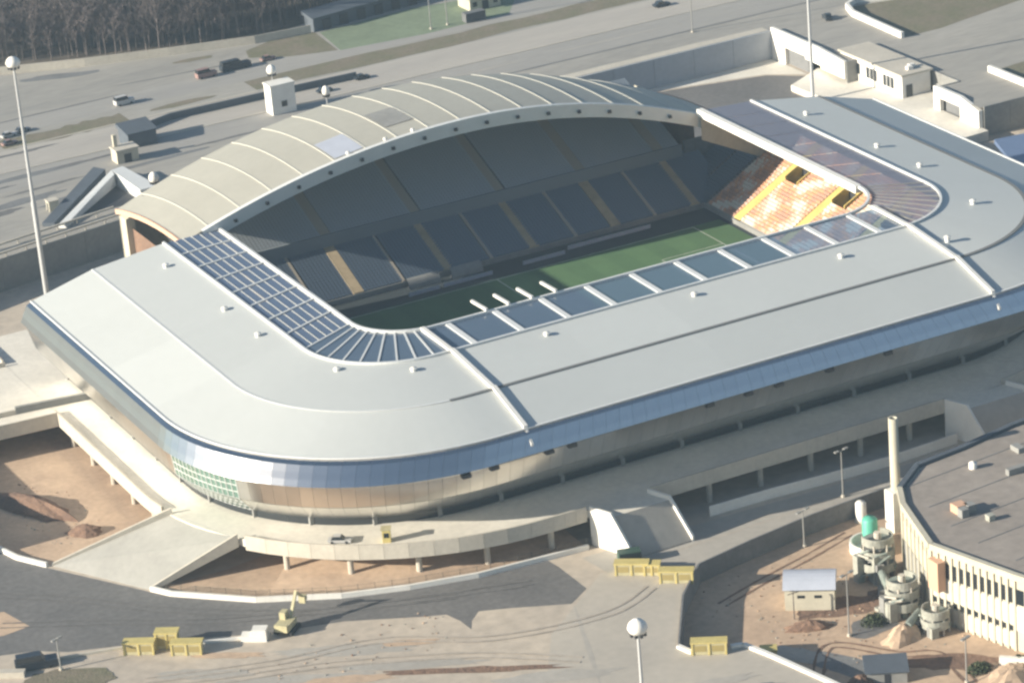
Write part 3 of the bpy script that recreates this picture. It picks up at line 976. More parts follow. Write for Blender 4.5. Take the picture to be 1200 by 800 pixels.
# long dark shed beside the sports field
e = tag(empty('long_shed', (49, 247, 8)), 'long low slate-blue shed along the back of the green sports field', 'shed')
MB().prism([(0, -1), (39, 4.5), (38.3, 9.5), (-.7, 4)], 0, 4.2).build('shed_wall', M_slate, e)
MB().prism([(-.6, -1.8), (39.8, 3.9), (38.9, 10.2), (-1.3, 4.6)], 4.2, [4.3, 4.3, 5.4, 5.4]).build('roof', M_slate, e)
for k in range(6):
    x = 3 + 6 * k
    MB().box(x, x + 2.6, -1.2 + x * .141 - .12, -.9 + x * .141, 0, 3.2).build('door', M_dark, e)
# pale green gabled pavilion
e = tag(empty('pavilion', (98, 236, 8)), 'small pavilion with pale green pitched roof at the end of the sports field', 'pavilion')
MB().box(-5, 5, -4, 4, 0, 4).build('wall', M_cream, e)
b = MB(); b.face([(-6, -5, 3.9), (6, -5, 3.9), (6, 0, 7), (-6, 0, 7)]); b.face([(-6, 5, 3.9), (-6, 0, 7), (6, 0, 7), (6, 5, 3.9)])
b.face([(-6, -5, 3.9), (-6, 0, 7), (-6, 5, 3.9)]); b.face([(6, -5, 3.9), (6, 5, 3.9), (6, 0, 7)]); b.build('roof', M_palegreen, e)
MB().box(-1, 1, -4.15, -3.9, 0, 2.6).build('door', M_dark, e)
for x in (-3.4, 3.4): MB().box(x - .7, x + .7, -4.12, -3.9, 1.2, 2.6).build('window', M_dkglass, e)
e = tag(empty('container', (90, 223.6, 8)), 'dark grey steel container at the corner of the sports field', 'container')
MB().box(-3.2, 3.2, -1.3, 1.3, 0.1, 2.8).build('container_body', M_dkconc, e)
for k in range(14):
    MB().box(-3.1 + .45 * k, -2.9 + .45 * k, -1.38, -1.3, 0.2, 2.7).build('rib', M_dark, e)
MB().box(3.2, 3.28, -1.2, 1.2, .2, 2.7).build('door', M_carG, e)

# white frontage built into the plateau edge on the right
e = tag(empty('stair_block', (149.4, 118, 0)), 'white concrete stair block with a square opening beside the white windowed building', 'stair block')
MB().box(-.4, .6, 30.5, 37.8, 0, 9.2).build('pier', M_white, e)
MB().box(-.4, .6, 20, 30.5, 5.0, 9.2).build('lintel', M_white, e)
MB().box(-.4, .6, 12.0, 20, 4.2, 9.2).build('pier', M_white, e)
MB().box(.7, .9, 20, 30.5, 0, 5).build('recess', M_dkconc, e)
MB().prism([(-.4, 0), (.6, 0), (.6, 12), (-.4, 12)], 3.4, [8.3, 8.3, 9.1, 9.1]).build('parapet', M_white, e)
e = tag(empty('low_building', (153, 96, 2.6)), 'long white single-storey building with dark triple windows below the plateau', 'building')
MB().box(0, 9, 0, 30, -2.6, 6.0).build('wall', M_white, e)
MB().box(-.5, 9.6, -.6, 30.6, 6.0, 6.5).build('roof', M_conc, e)
for k in range(3):
    y = 3.6 + 8.2 * k
    w_ = empty('window', (0, y, 1.4)); w_.parent = e
    MB().box(-.12, .05, 0, 5.6, 0, 3.5).build('frame', M_white, w_)
    for j in range(3):
        MB().box(-.16, -.10, .25 + 1.8 * j, 1.75 + 1.8 * j, .25, 3.3).build('pane', M_dkglass, w_)
MB().box(1.2, 3.2, -.1, .05, 0, 3.4).build('door', M_dkglass, e)
for x, y in ((3.5, 2.2), (5, 3.5)):
    MB().box(x, x + 1.6, y, y + 1.3, 6.5, 7.4).build('air_unit', M_white, e)
e = tag(empty('cabin', (151.0, 128.5, 3.2)), 'yellow steel cabin between the white stair block and the windowed building', 'cabin')
MB().box(-1.6, 2.0, -4.2, 2.4, 0, 3.6).build('cabin_body', M_yellow, e)
MB().box(-1.7, 2.1, -4.3, 2.5, 3.6, 3.8).build('roof', M_yellow2, e)
MB().box(-1.68, -1.58, -3, -1.6, .1, 2.4).build('door', M_yellow2, e)
MB().box(-1.68, -1.58, -.8, 1.4, 1.2, 2.5).build('window', M_dkglass, e)
o = MB().prism([(141, 60), (155.3, 60), (155.3, 84), (162.8, 85), (162.8, 117.6), (149.2, 132), (138, 128), (139, 95)], -.5, [2.2, 2.6, 2.8, 2.8, 2.6, 3.0, 1.6, 2.0]).build('pavement', M_deck)
tri_ngon(o); o['kind'] = 'structure'
tri_ngon(sheet('service_road', [(60, 150), (100, 153), (112, 151), (140, 144), (148, 136), (137.5, 127), (138.5, 95), (140, 60), (95, 40), (60, 80)], 0.01, M_asph))
tri_ngon(sheet('service_path', [(60, 154.9), (149, 155.3), (149, 137), (140, 145), (112, 152), (100, 154)], 0.02, M_deck))
e = tag(empty('portal', (155, 63, 0)), 'white concrete portal wall with a dark square opening at the end of the plateau', 'portal')
MB().box(-.5, .7, 17.6, 20.5, 0, 9.0).build('pier', M_white, e)
MB().box(-.5, .7, 8.5, 17.6, 6.2, 9.0).build('lintel', M_white, e)
MB().prism([(-.5, 0), (.7, 0), (.7, 8.5), (-.5, 8.5)], 0, [7.2, 7.2, 9.0, 9.0]).build('pier', M_white, e)
MB().box(1.2, 1.5, 8.5, 17.6, 0, 6.2).build('recess', M_dkconc, e)
wall_line('retaining_wall', [(149.6, 117.9), (163.1, 117.9), (163.1, 84.1), (156.6, 84.1)], 0.0, 8.2, .4, M_greyw, 'grey retaining wall behind the long white windowed building', 'wall', 9)
wall_line('retaining_wall', [(155.9, 62.8), (172.1, 62.8), (172.1, 20)], 0.0, 8.2, .4, M_greyw, 'grey retaining wall in shade beside the blue-grey canopy', 'wall', 9)
wall_line('low_wall', [(192, 158), (181, 162), (176.5, 159), (174, 152), (173, 125.5)], 8.0, 9.7, 1.0, M_white, 'curved low white wall around the large dark lawn', 'wall', 5)
wall_line('low_wall', [(174, 86), (174, 50)], 8.0, 9.7, 1.0, M_white, 'straight low white wall at the edge of the narrow lawn', 'wall', 5)
tri_ngon(sheet('lawn', [(174.5, 126), (174.8, 151), (178, 160), (192, 157), (300, 157), (300, 150), (186, 126)], 8.02, M_grass))
tri_ngon(sheet('lawn', [(174.6, 50), (174.6, 85.5), (260, 95), (260, 50)], 8.02, M_grass))
# blue metal canopy right of the stadium
e = tag(empty('entrance_canopy', (138, 20, 0)), 'blue-grey metal canopy in the shade of the stadium, below the portal', 'canopy')
MB().prism([(0, 0), (40, 0), (34, 24), (10, 27)], 4.2, [4.8, 4.6, 5.2, 5.4]).build('roof', M_blueroof, e)
for x, y in ((4, 3), (34, 3), (30, 21), (13, 23)):
    MB().tube((x, y, 0), (x, y, 4.3), .4, n=8).build('column', M_conc, e)

# stair head on the left plateau
e = tag(empty('stair_enclosure', (-46, 162, 8)), 'pale L-shaped stair enclosure with a flat dark sheet for its shade behind the arched roof', 'stair enclosure')
MB().prism([(0, 0), (3.5, 1), (5.5, -19), (0.5, -19)], 0, [3.2, 3.2, 3.0, 3.0]).build('roof_slab', M_wmetal, e)
MB().prism([(0, 0), (-.5, -3.5), (-22, -25), (-23.5, -23.5)], 0, [3.2, 3.2, .8, .8]).build('side_wall', M_wmetal, e)
MB().prism([(-1.2, 1.2), (-24, -22), (-26.5, -20), (-3, 5)], 0, [3.4, 1.0, 1.0, 3.4]).build('rear_wall', M_slate, e)
MB().prism([(-.6, -3.8), (0.3, -18.8), (-8, -19), (-15, -18.2)], .02, .05).build('pit_floor', M_dark, e)  # flat dark sheet paints the shade inside the enclosure
e = tag(empty('lift_house', (-37, 176, 8)), 'small cream lift house with a mast beside the L-shaped stair enclosure', 'lift house')
MB().box(-3, 3, -2.2, 2.2, 0, 3.4).build('wall', M_cream, e)
MB().box(-3.3, 3.3, -2.5, 2.5, 3.4, 3.8).build('roof', M_conc, e)
MB().box(-2.4, -1.4, 1.0, 2.0, 3.8, 7.0).build('vent_stack', M_cream, e)
MB().box(-1, 1, -2.3, -2.15, 0, 2.4).build('door', M_dark, e)
e = tag(empty('dark_shed', (-29, 187, 8)), 'dark slate-blue shed behind the cream lift house', 'shed')
MB().box(-4, 4, -3.5, 4, 0, 4).build('wall', M_slate, e)
MB().prism([(-4.4, -3.9), (4.4, -3.9), (4.4, 4.4), (-4.4, 4.4)], 4, [4.2, 4.2, 5.2, 5.2]).build('roof', M_slate, e)
e = tag(empty('small_kiosk', (-66, 152, 8)), 'small pale kiosk standing alone behind the pale rails', 'kiosk')
MB().box(-1.3, 1.3, -1.2, 1.2, 0, 2.6).build('wall', M_cream, e)
MB().box(-1.5, 1.5, -1.4, 1.4, 2.6, 2.85).build('roof', M_conc, e)
MB().box(-1.36, -1.26, -.5, .5, 0, 2.1).build('door', M_dark, e)
# white tower behind the arch
e = tag(empty('white_tower', (12, 184, 8)), 'square white tower rising behind the arched roof', 'tower')
MB().box(-3.6, 3.4, -1.2, 3.4, 0, 8.0).build('tower_shaft', M_white, e)
MB().box(-3.8, 3.6, -1.4, 3.6, 8.0, 8.4).build('cap', M_white, e)
for z in (2,):
    MB().box(-.8, .8, -1.32, -1.18, z, z + 1.6).build('window', M_dkglass, e)

# ------------------------------------------------------------------ high-mast lights
def mast(x, y, z0, h, rb, label, two=False, R_=1.75):
    e = tag(empty('light_mast', (x, y, z0)), label, 'light mast', 'tall light masts with round white crowns')
    k = h * .42 if two else 1.2
    MB().lathe(0, 0, [(rb * 1.5, 0), (rb * 1.35, k), (rb, k + .6), (rb * .55, h)], 12).build('pole', M_mast, e, True)
    MB().lathe(0, 0, [(rb * 2.4, 0), (rb * 2.4, .5), (rb * 1.5, .6)], 12).build('base', M_conc, e)
    MB().lathe(0, 0, [(0.3, h - .9), (R_ * .8, h - .6), (R_, h + .2), (R_ * .86, h + 1.0), (R_ * .5, h + 1.6), (0.001, h + 1.85)], 20).build('crown', M_white, e, True)
    for j in range(8):
        a = j * math.pi / 4
        MB().box(R_ * .7 * math.cos(a) - .22, R_ * .7 * math.cos(a) + .22, R_ * .7 * math.sin(a) - .22, R_ * .7 * math.sin(a) + .22, h - 1.2, h - .55).build('lamp', M_dark, e)
    return e
mast(-82.8, 112.9, 0, 60, .46, 'tall pale light mast with round white crown beside the pale rails', True)
mast(135, 112, 0, 44, .5, 'tall pale mast rising behind the right-hand roof in front of the windowed white building')
mast(-76.8, -170.6, 0, 29.5, .42, 'light mast with round white crown over the empty worn-asphalt forecourt')
mast(11.6, 188.6, 8, 10.6, .25, 'light mast whose white crown shows above the square white tower', R_=1.35)
mast(17.0, 165.0, 8, 9.4, .2, 'light mast whose small white crown peeps over the middle of the arched roof', R_=1.1)
mast(-52, 112.8, 0, 24, .3, 'light mast whose small white crown peeps over the low end of the arched roof', R_=1.3)
def street_lamp(x, y, z0, h, label, rz=0, arm=1.2):
    e = tag(empty('street_lamp', (x, y, z0), rz), label, 'street lamp', 'slender street lamps')
    MB().tube((0, 0, 0), (0, 0, h), .17, .11, 8).build('pole', M_greyw, e)
    MB().lathe(0, 0, [(.4, 0), (.4, .5), (.2, .55)], 8).build('base', M_conc, e)
    for s_ in (-1, 1):
        MB().bar((0, 0, h - .1), (s_ * arm, 0, h + .1), .12, .12).build('arm', M_greyw, e)
        MB().box(s_ * arm - .55, s_ * arm + .55, -.28, .28, h, h + .25).build('lamp_head', M_greyw, e)
street_lamp(-17.3, -140.8, YARD, 12.8, 'twin-headed street lamp beside the small house with a barrel roof', .3)
street_lamp(-4.2, -104.4, YARD, 7.8, 'short street lamp at the foot of the dark yard wall', .3)
street_lamp(10.4, -96.0, 0, 10.2, 'twin-headed street lamp by the side road above the yard wall', .2)
street_lamp(-146.6, -70.4, 0, 6.5, 'small street lamp beside the dark van and grass patch', .4, .7)
street_lamp(132, 170, 8, 22, 'pale street lamp beside the wide road near the white stair block', .2)
street_lamp(82, 225, 8, 16, 'pale street lamp at the edge of the sports field, nearer the container', .2)
street_lamp(76.5, 224.6, 8, 16, 'pale street lamp at the edge of the sports field, farther from the container', .2)
street_lamp(-10.1, -168.3, YARD, 9, 'thin street lamp beside the low green bush in the yard', .3, .6)

# ------------------------------------------------------------------ cars
def car(x, y, z, rz, mt, label, L=4.4, W=1.8, H=1.5, name='parked_car', cat='car', van=False):
    e = tag(empty(name, (x, y, z), rz), label, cat, 'vehicles around the stadium')
    hw = W / 2
    b = MB()
    hb = H * (.62 if van else .56)
    b.prism([(-L / 2, -hw), (L / 2, -hw), (L / 2, hw), (-L / 2, hw)], .28, [hb * 1.0, hb * .92, hb * .92, hb])
    b.build('body', mt, e)
    x0, x1, y0, y1 = (-L * .48, L * .22, -L * .46, L * .12) if van else (-L * .38, L * .22, -L * .26, L * .06)
    c = MB()
    lo = [(x0, -hw * .93, hb * .9), (x1, -hw * .93, hb * .9), (x1, hw * .93, hb * .9), (x0, hw * .93, hb * .9)]
    hi = [(y0, -hw * .8, H), (y1, -hw * .8, H), (y1, hw * .8, H), (y0, hw * .8, H)]
    for k in range(4):
        j = (k + 1) % 4
        c.face([lo[k], lo[j], hi[j], hi[k]])
    c.build('windows', M_dkglass, e)
    MB().face([(p[0], p[1], p[2] + .01) for p in hi]).build('roof', mt, e)
    for sx in (-1, 1):
        for sy in (-1, 1):
            MB().tube((sx * L * .31, sy * hw * .82, .33), (sx * L * .31, sy * hw * 1.03, .33), .33, n=10).build('wheel', M_rubber, e)
    for sy in (-1, 1):
        MB().box(L / 2 - .03, L / 2 + .04, sy * hw * .7 - .18, sy * hw * .7 + .18, hb * .55, hb * .8).build('headlight', M_white, e)
    return e
car(-20, 221, 8, .1, M_carW, 'white van on the far carriageway casting a long shadow', 5.6, 2.1, 2.5, 'parked_van', 'van', True)
car(-55.5, 216, 8, .2, M_carW, 'white car on the far road left of the tall light mast, behind another pale car')
car(-51, 217.5, 8, .2, M_carG, 'grey car on the far road beside the grass strip and white car')
car(-57.5, 209.5, 8, .15, M_carR, 'pale red car on the far road near the tall light mast')
car(7.5, 228, 8, .05, M_carR, 'red van towing a dark trailer on the far road', 6, 2.2, 2.6, 'parked_van', 'van', True)
car(17, 229.4, 8, .05, M_carD, 'long dark truck behind the red van on the far road', 9, 2.4, 2.8, 'parked_truck', 'truck', True)
car(27.5, 230.4, 8, .05, M_carR, 'second reddish car following the dark truck on the far road')
car(41, 196, 8, .05, M_carD, 'dark car on the light road just above the middle of the arched roof')
car(28, 192.5, 8, .05, M_carD, 'dark car on the light road behind the square white tower')
car(138, 198, 8, .0, M_carD, 'black car on the wide light road near the pale street lamp', 5.0, 2.0, 1.7)
car(99, 141.8, 0, .3, M_carD, 'black car in front of the blue-grey retaining wall', 4.4, 1.9, 1.6)
car(167, 154.5, 8, 1.3, M_carD, 'black car beside the curved low white wall', 4.6, 1.9, 1.8)
car(-150, -66.5, 0, -.25, M_carD, 'dark blue van parked beside the ring road and grass patch', 8.0, 2.6, 2.9, 'parked_van', 'van', True)
car(-86.5, -67.0, DZ, -.6, M_carW, 'white car parked on the podium deck below the mirrored facade', 4.6, 1.8, 1.5)

# ================================================================== FOREGROUND
# ring road and surfaces
RD_UP = [(-150, -13), (-139.6, -13), (-137.8, -19.8), (-133.8, -27), (-120.6, -49.9), (-117.9, -54.5), (-105.2, -67.1), (-90.8, -75.6), (-78.4, -80.3), (-65.3, -83.7), (-50.9, -85.2), (-50.5, -89)]
RD_LO = [(-50.5, -100.3), (-55.9, -104.2), (-65.9, -98.9), (-80.8, -92.2), (-94.6, -84.5), (-107.2, -80.6), (-123.6, -72.7), (-133.7, -67.9), (-143, -64.2), (-148, -60), (-170, -52), (-170, -13)]
tri_ngon(sheet('road', RD_UP + RD_LO, 0.012, M_asph))
tri_ngon(sheet('dirt_verge', [(-147.5, -40.5), (-145.4, -49.5), (-151, -50.2), (-170, -44), (-170, -34)], 0.03, M_sand))
tri_ngon(sheet('embankment', [(-119.8, -49.4), (-117.4, -53.8), (-104.8, -66.4), (-90.5, -74.9), (-78.2, -79.6), (-65.2, -83.0), (-50.8, -84.3), (-42, -84.9), (-41.5, -75), (-60, -70), (-78, -60), (-92, -48), (-104, -50)], 0.02, M_sand))
tri_ngon(sheet('pit_floor', [(-148, 28), (-145.5, 6), (-139, -12.5), (-132.8, -26), (-108, -33), (-100, -30), (-100, 60), (-148, 60)], 0.016, M_sand))
# rising bank of sand below the deck
def bank(name, rows, mt, label, cat):
    b = MB()
    n = len(rows[0])
    for r0, r1 in zip(rows, rows[1:]):
        for k in range(n - 1):
            b.face([r0[k], r0[k + 1], r1[k + 1], r1[k]])
    o = b.build(name, mt, None, True)
    o['kind'] = 'structure'
    return o
r0 = [(-103, -66.2), (-90.5, -74.4), (-78.2, -79.0), (-65.2, -82.4), (-52, -84.0), (-42, -84.6)]
r1 = [(-97, -60), (-86, -68), (-75, -73.5), (-63, -77.5), (-52, -79), (-42.5, -79.5)]
r2 = [(-90, -52), (-80, -60), (-70, -66), (-60, -69.5), (-51, -70.5), (-43, -71)]
bank('sand_bank', [[(x, y, .03) for x, y in r0], [(x, y, random.uniform(.5, 1.5)) for x, y in r1], [(x, y, random.uniform(1.6, 2.6)) for x, y in r2]], M_sand, '', '')
tri_ngon(sheet('side_road', [(-45, -88.2), (-20, -89.0), (26, -91.0), (200, -93), (200, -96.4), (60, -96.4), (20.5, -98.0), (0, -99.6), (-15, -101.9), (-28.6, -104.6), (-33, -108), (-44, -97)], 0.02, M_asph2))
M_fore = mat('forecourt', (0.47, 0.42, 0.35), 0.9, var=0.07, scale=0.05, col2=(0.40, 0.36, 0.305), scale2=0.6)
tri_ngon(sheet('forecourt', [(-50.2, -100.6), (-45, -96), (-33, -108), (-38.2, -115), (-48.6, -131), (-47.8, -135.4), (-39, -138.2), (-37, -144.4), (-33.6, -160), (-36, -215), (-110, -190), (-78, -135), (-65, -113)], 0.018, M_fore))
for i, (cx, cy, rx, ry, rt, mt) in enumerate(((-62, -122, .45, 15, -.35, M_asph2), (-100, -95, 13, 2.0, -.55, M_asph2), (-92, -108, 14, 1.6, -.5, M_asph2), (-112, -100, 16, 1.5, -.5, M_asph2),
        (-84, -116, 17, 1.2, -.55, M_soil), (-125, -88, 9, 2.0, -.6, M_asph2), (-72, -128, 12, 2.2, -.4, M_asph2), (-118, -84, 7, 1.2, -.6, M_sand), (-88, -100, 6, 1.3, -.5, M_sand), (-104, -106, 9, 1.5, -.5, M_sand), (-50, -147, 8, 1.5, -.2, M_asph2), (-44, -153, 5, 1.2, -.4, M_dkconc))):
    sheet('ground_stain', rough_poly(cx, cy, rx, ry, 22, .22, rt), 0.028 + .004 * i, mt)
sheet('asphalt_patch', [(-77.5, -93.3), (-71.5, -96.0), (-74.6, -99.0), (-76.2, -102.0), (-76.4, -97.5)], 0.02, M_asph)
tri_ngon(sheet('grass_patch', rough_poly(-147, -74.5, 9, 4.2, 24, .12, -.45), 0.09, M_grass))
# white barrier of the ring road, in blocks
wall_line('road_barrier', [(-146.5, 1), (-139.2, -13), (-137.4, -19.8), (-133.6, -26.8)], 0.0, 1.0, 0.6, M_white, 'low white concrete barrier between the ring road and the sunken dirt pit', 'barrier', 3.0, 'ring road barriers', 'barrier_block')
wall_line('road_barrier', [(-120.2, -49.6), (-117.6, -54.2), (-105.0, -66.8), (-90.7, -75.3), (-78.3, -80.0), (-65.2, -83.4), (-50.8, -84.8), (-42, -85.6)], 0.0, 1.0, 0.6, M_white, 'long curved white concrete barrier in front of the sand bank', 'barrier', 3.0, 'ring road barriers', 'barrier_block')
# open mesh fence behind the barrier
e = tag(empty('mesh_fence', (-117, -52.5, 0)), 'thin brown mesh fence following the curved white barrier', 'fence')
pts = [(-118, -52.3), (-104.6, -65.7), (-90.4, -74.3), (-78.0, -79.0), (-65.0, -82.4), (-50.7, -83.8), (-36, -85.2)]
M_mesh = mat('fence_wire', (0.16, 0.14, 0.11), 0.8)
for a, c in zip(pts, pts[1:]):
    L = math.hypot(c[0] - a[0], c[1] - a[1]); n = max(1, round(L / 3.0))
    for k in range(n):
        p = [a[j] + (c[j] - a[j]) * k / n for j in (0, 1)]; q = [a[j] + (c[j] - a[j]) * (k + 1) / n for j in (0, 1)]
        P = (p[0] + 117, p[1] + 52.5); Q = (q[0] + 117, q[1] + 52.5)
        MB().tube((P[0], P[1], 0), (P[0], P[1], 2.0), .07, n=5).build('post', M_mesh, e)
        b = MB()
        for j in range(1, 12):
            t = j / 12
            x, y = P[0] + (Q[0] - P[0]) * t, P[1] + (Q[1] - P[1]) * t
            b.tube((x, y, .1), (x, y, 1.9), .022, n=3, cap=False)
        for z in (.15, 1.0, 1.85):
            b.tube((P[0], P[1], z), (Q[0], Q[1], z), .03, n=3, cap=False)
        b.build('mesh_panel', M_mesh, e)
# pale slab fence along the side road
wall_line('slab_fence', [(-15.5, -87.4), (-2.2, -87.7), (9.2, -88.6), (25, -89.4), (43, -88.6)], 0.0, 2.2, 0.25, M_white, 'pale concrete slab fence between the side road and the podium columns', 'fence', 2.8, None, 'fence_slab')
# yard retaining wall
wall_line('yard_wall', [(60, -97.05), (20.4, -98.55), (0, -100.15), (-15, -102.5), (-28.6, -105.35), (-37.6, -114.8), (-48.0, -131.1)], YARD - .02, 0.75, 0.35, M_dkconc, 'dark retaining wall along the upper edge of the sandy yard', 'wall', 6)
wall_line('yard_kerb', [(-48.3, -131.4), (-47.4, -135.0)], -.3, 0.55, 0.9, M_white, 'short white kerb at the corner of the forecourt beside two yellow kiosks', 'kerb', 2.4)
wall_line('yard_kerb', [(-40.5, -137.2), (-38.2, -137.9), (-36.4, -144.2), (-32.8, -160), (-30, -175)], -.3, 0.55, 0.9, M_white, 'long white kerb between the forecourt and the sandy yard', 'kerb', 3)
o = MB()
o.face([(-48, -131, 0.0), (-47.3, -134.8, 0.0), (-47.3, -134.8, YARD), (-48, -131, YARD)])
o.face([(-47.3, -134.8, 0), (-38.4, -137.6, 0), (-38.4, -137.6, YARD), (-47.3, -134.8, YARD)])
o.face([(-38.4, -137.6, 0), (-36.3, -144.2, 0), (-36.3, -144.2, YARD), (-38.4, -137.6, YARD)])
o.face([(-36.3, -144.2, 0), (-33, -159, 0), (-33, -159, YARD), (-36.3, -144.2, YARD)])
o = o.build('yard_bank', M_soil); o['kind'] = 'structure'

# yard surfaces
for i, (cx, cy, rx, ry, rt, mt) in enumerate(((-12, -130.5, 8.5, 4.0, -.2, M_soil), (-3, -131.5, 5.5, 3.5, .4, M_soil), (-11, -140, 5.5, 3.6, .2, M_asph), (-24, -150, 10, 3.2, -1.1, M_dkconc), (-29, -141, 6, 2.5, -1.0, M_asph2),
        (2, -106, 9, 2.6, .1, M_sand), (-8, -160, 9, 3, -.6, M_soil))):
    tri_ngon(sheet('yard_patch', rough_poly(cx, cy, rx, ry, 20, .2, rt), YARD + .02 + .005 * i, mt))

def mound(x, y, z, rx, ry, h, rt, mt, label, n=18, jit=.22, ridge=False):
    b = MB()
    rings = [(1.0, 0.0), (.82, .28), (.6, .6), (.36, .86), (.12, 1.0)]
    cols = [[1 + random.uniform(-jit, jit) for _ in range(n)] for _ in rings]
    V = []
    for (r_, hh), cj in zip(rings, cols):
        row = []
        for k in range(n):
            t = 2 * math.pi * k / n
            X, Y = rx * r_ * cj[k] * math.cos(t), ry * r_ * cj[k] * math.sin(t)
            row.append((X * math.cos(rt) - Y * math.sin(rt), X * math.sin(rt) + Y * math.cos(rt), h * hh * (1 + random.uniform(-.1, .1)) - (.05 if hh == 0 else 0)))
        V.append(row)
    for r0_, r1_ in zip(V, V[1:]):
        for k in range(n):
            j = (k + 1) % n
            b.face([r0_[k], r0_[j], r1_[j], r1_[k]])
    b.face(V[-1])
    o = b.build('dirt_mound', mt, None, True, (x, y, z))
    return tag(o, label, 'mound', 'heaps of soil')
mound(-126.5, 1.5, 0, 13, 3.6, 2.8, -1.15, M_soil, 'long brown soil heap in the sunken pit left of the access ramp')
mound(-121.5, -16.5, 0, 4.2, 2.6, 1.8, -.6, M_soil, 'small brown soil heap at the foot of the access ramp')
mound(-9.5, -147, YARD, 4.6, 3.0, 2.6, .3, M_sand, 'pale pointed sand heap in the middle of the yard')
mound(-21.5, -133.5, YARD, 4.5, 2.2, 1.5, -.4, M_soil, 'brown soil heap in front of the small barrel-roofed house')
mound(-26, -158, YARD, 3.5, 2.6, 2.0, .2, M_soil, 'reddish soil heap beside the long white kerb')
mound(-2.5, -171, YARD, 7, 4.5, 1.8, .2, M_sand, 'wide sandy heap at the corner of the cream building')

# turnstile kiosks
def kiosk(x, y, z, rz, label, L=5.8, W=2.0, H=2.6):
    e = tag(empty('turnstile_kiosk', (x, y, z), rz), label, 'kiosk', 'yellow turnstile kiosks')
    MB().box(-L / 2, L / 2, -W / 2, W / 2, 0.05, H - .25).build('cabin', M_yellow2, e)
    MB().box(-L / 2 - .2, L / 2 + .2, -W / 2 - .2, W / 2 + .2, H - .25, H).build('roof', M_yellow, e)
    for s_ in (-1, 0, 1):
        MB().box(s_ * (L / 2 - .12) - .18, s_ * (L / 2 - .12) + .18, -W / 2 - .14, -W / 2 + .1, 0, H - .25).build('post', M_yellow, e)
    for s_ in (-1, 1):
        MB().box(s_ * L / 4 - L * .17, s_ * L / 4 + L * .17, -W / 2 - .05, -W / 2 + .05, .7, H - .7).build('shutter', mat('kiosk_shutter', (0.33, 0.26, 0.10), .7), e)
    MB().box(-L / 2 - .05, -L / 2 + .05, -W * .3, W * .3, .05, 2.1).build('door', M_yellow, e)
kiosk(-131.6, -72.8, 0, -.58, 'yellow kiosk beside the ring road, end one of a cluster of three')
kiosk(-124.2, -78.4, 0, -.58, 'yellow kiosk beside the ring road, nearest of its cluster to the excavator')
kiosk(-126.2, -73.6, 0, -.58, 'yellow kiosk half hidden behind two others by the ring road', 4.2, 2.2, 3.4)
kiosk(-40.3, -100.0, 0, -.62, 'yellow kiosk at the foot of the white stair, beside the green door', 6.4)
kiosk(-35.0, -108.0, 0, -.62, 'yellow kiosk at the top corner of the dark yard wall', 6.4)
kiosk(-37.2, -102.4, 0, -.62, 'small yellow kiosk between two larger ones at the foot of the white stair', 3.0, 2.0, 2.4)
kiosk(-44.6, -136.4, 0, -.55, 'yellow kiosk on the forecourt edge beside the short white kerb', 6.4)
kiosk(-34.6, -140.6, YARD, -.5, 'small yellow kiosk standing in the yard below the long white kerb', 2.8, 2.2, 3.0)
e = tag(empty('ticket_booth', (-78.8, -72.2, DZ), -.5), 'small yellow ticket booth on the podium deck below the mirrored facade', 'booth')
MB().box(-.8, .8, -.8, .8, 0, 2.7).build('cabin', M_yellow, e)
MB().box(-1, 1, -1, 1, 2.7, 2.9).build('roof', M_yellow2, e)
MB().box(-.5, .5, -.86, -.78, 1.1, 2.1).build('window', M_dkglass, e)
# green door leaf under the stair
e = tag(empty('green_container', (-38.5, -95.8, 0), -.3), 'dark green container tucked beside the foot of the white stair', 'container')
MB().box(-2.2, 2.2, -1.2, 1.2, .1, 2.7).build('container_body', mat('dark_green_paint', (0.035, 0.075, 0.055), .6), e)
for k in range(9): MB().box(-2.1 + .5 * k, -1.95 + .5 * k, -1.28, -1.2, .2, 2.6).build('rib', M_dark, e)

# excavator
e = tag(empty('excavator', (-105.0, -81.5, 0), .75), 'pale yellow excavator with raised arm at the edge of the ring road', 'excavator')
for s_ in (-1, 1):
    b = MB()
    pr = [(-2.2, .3), (-1.9, 0.0), (1.9, 0.0), (2.2, .3), (2.2, .7), (1.9, 1.0), (-1.9, 1.0), (-2.2, .7)]
    for y0, y1 in ((s_ * 1.5 - .35, s_ * 1.5 + .35),):
        b.face([(p[0], y0, p[1]) for p in pr]); b.face([(p[0], y1, p[1]) for p in pr[::-1]])
        for k in range(8):
            j = (k + 1) % 8
            b.face([(pr[k][0], y1, pr[k][1]), (pr[j][0], y1, pr[j][1]), (pr[j][0], y0, pr[j][1]), (pr[k][0], y0, pr[k][1])])
    b.build('track', M_rubber, e)
MB().box(-2.4, 1.6, -1.4, 1.4, 1.05, 2.3).build('upper_body', M_yellow2, e)
MB().box(-2.9, -2.3, -1.3, 1.3, 1.1, 2.5).build('counterweight', M_yellow2, e)
c = MB().box(.0, 1.7, .2, 1.4, 2.3, 3.7).build('cab', M_yellow2, e)
MB().box(1.66, 1.74, .35, 1.25, 2.5, 3.5).build('windscreen', M_dkglass, c)
MB().bar((1.2, -.4, 2.0), (4.6, -.4, 5.6), .55, .7).build('boom', M_yellow2, e)
MB().bar((4.4, -.4, 5.7), (7.2, -.4, 3.4), .45, .55).build('arm', M_yellow2, e)
MB().prism([(6.8, -1.0), (8.0, -1.0), (8.0, .3), (6.8, .3)], [2.4, 2.9, 2.9, 2.4], 3.8).build('bucket', M_yellow2, e)
MB().tube((1.8, -.4, 2.2), (3.6, -.4, 4.3), .12, n=6).build('ram', M_greyw, e)
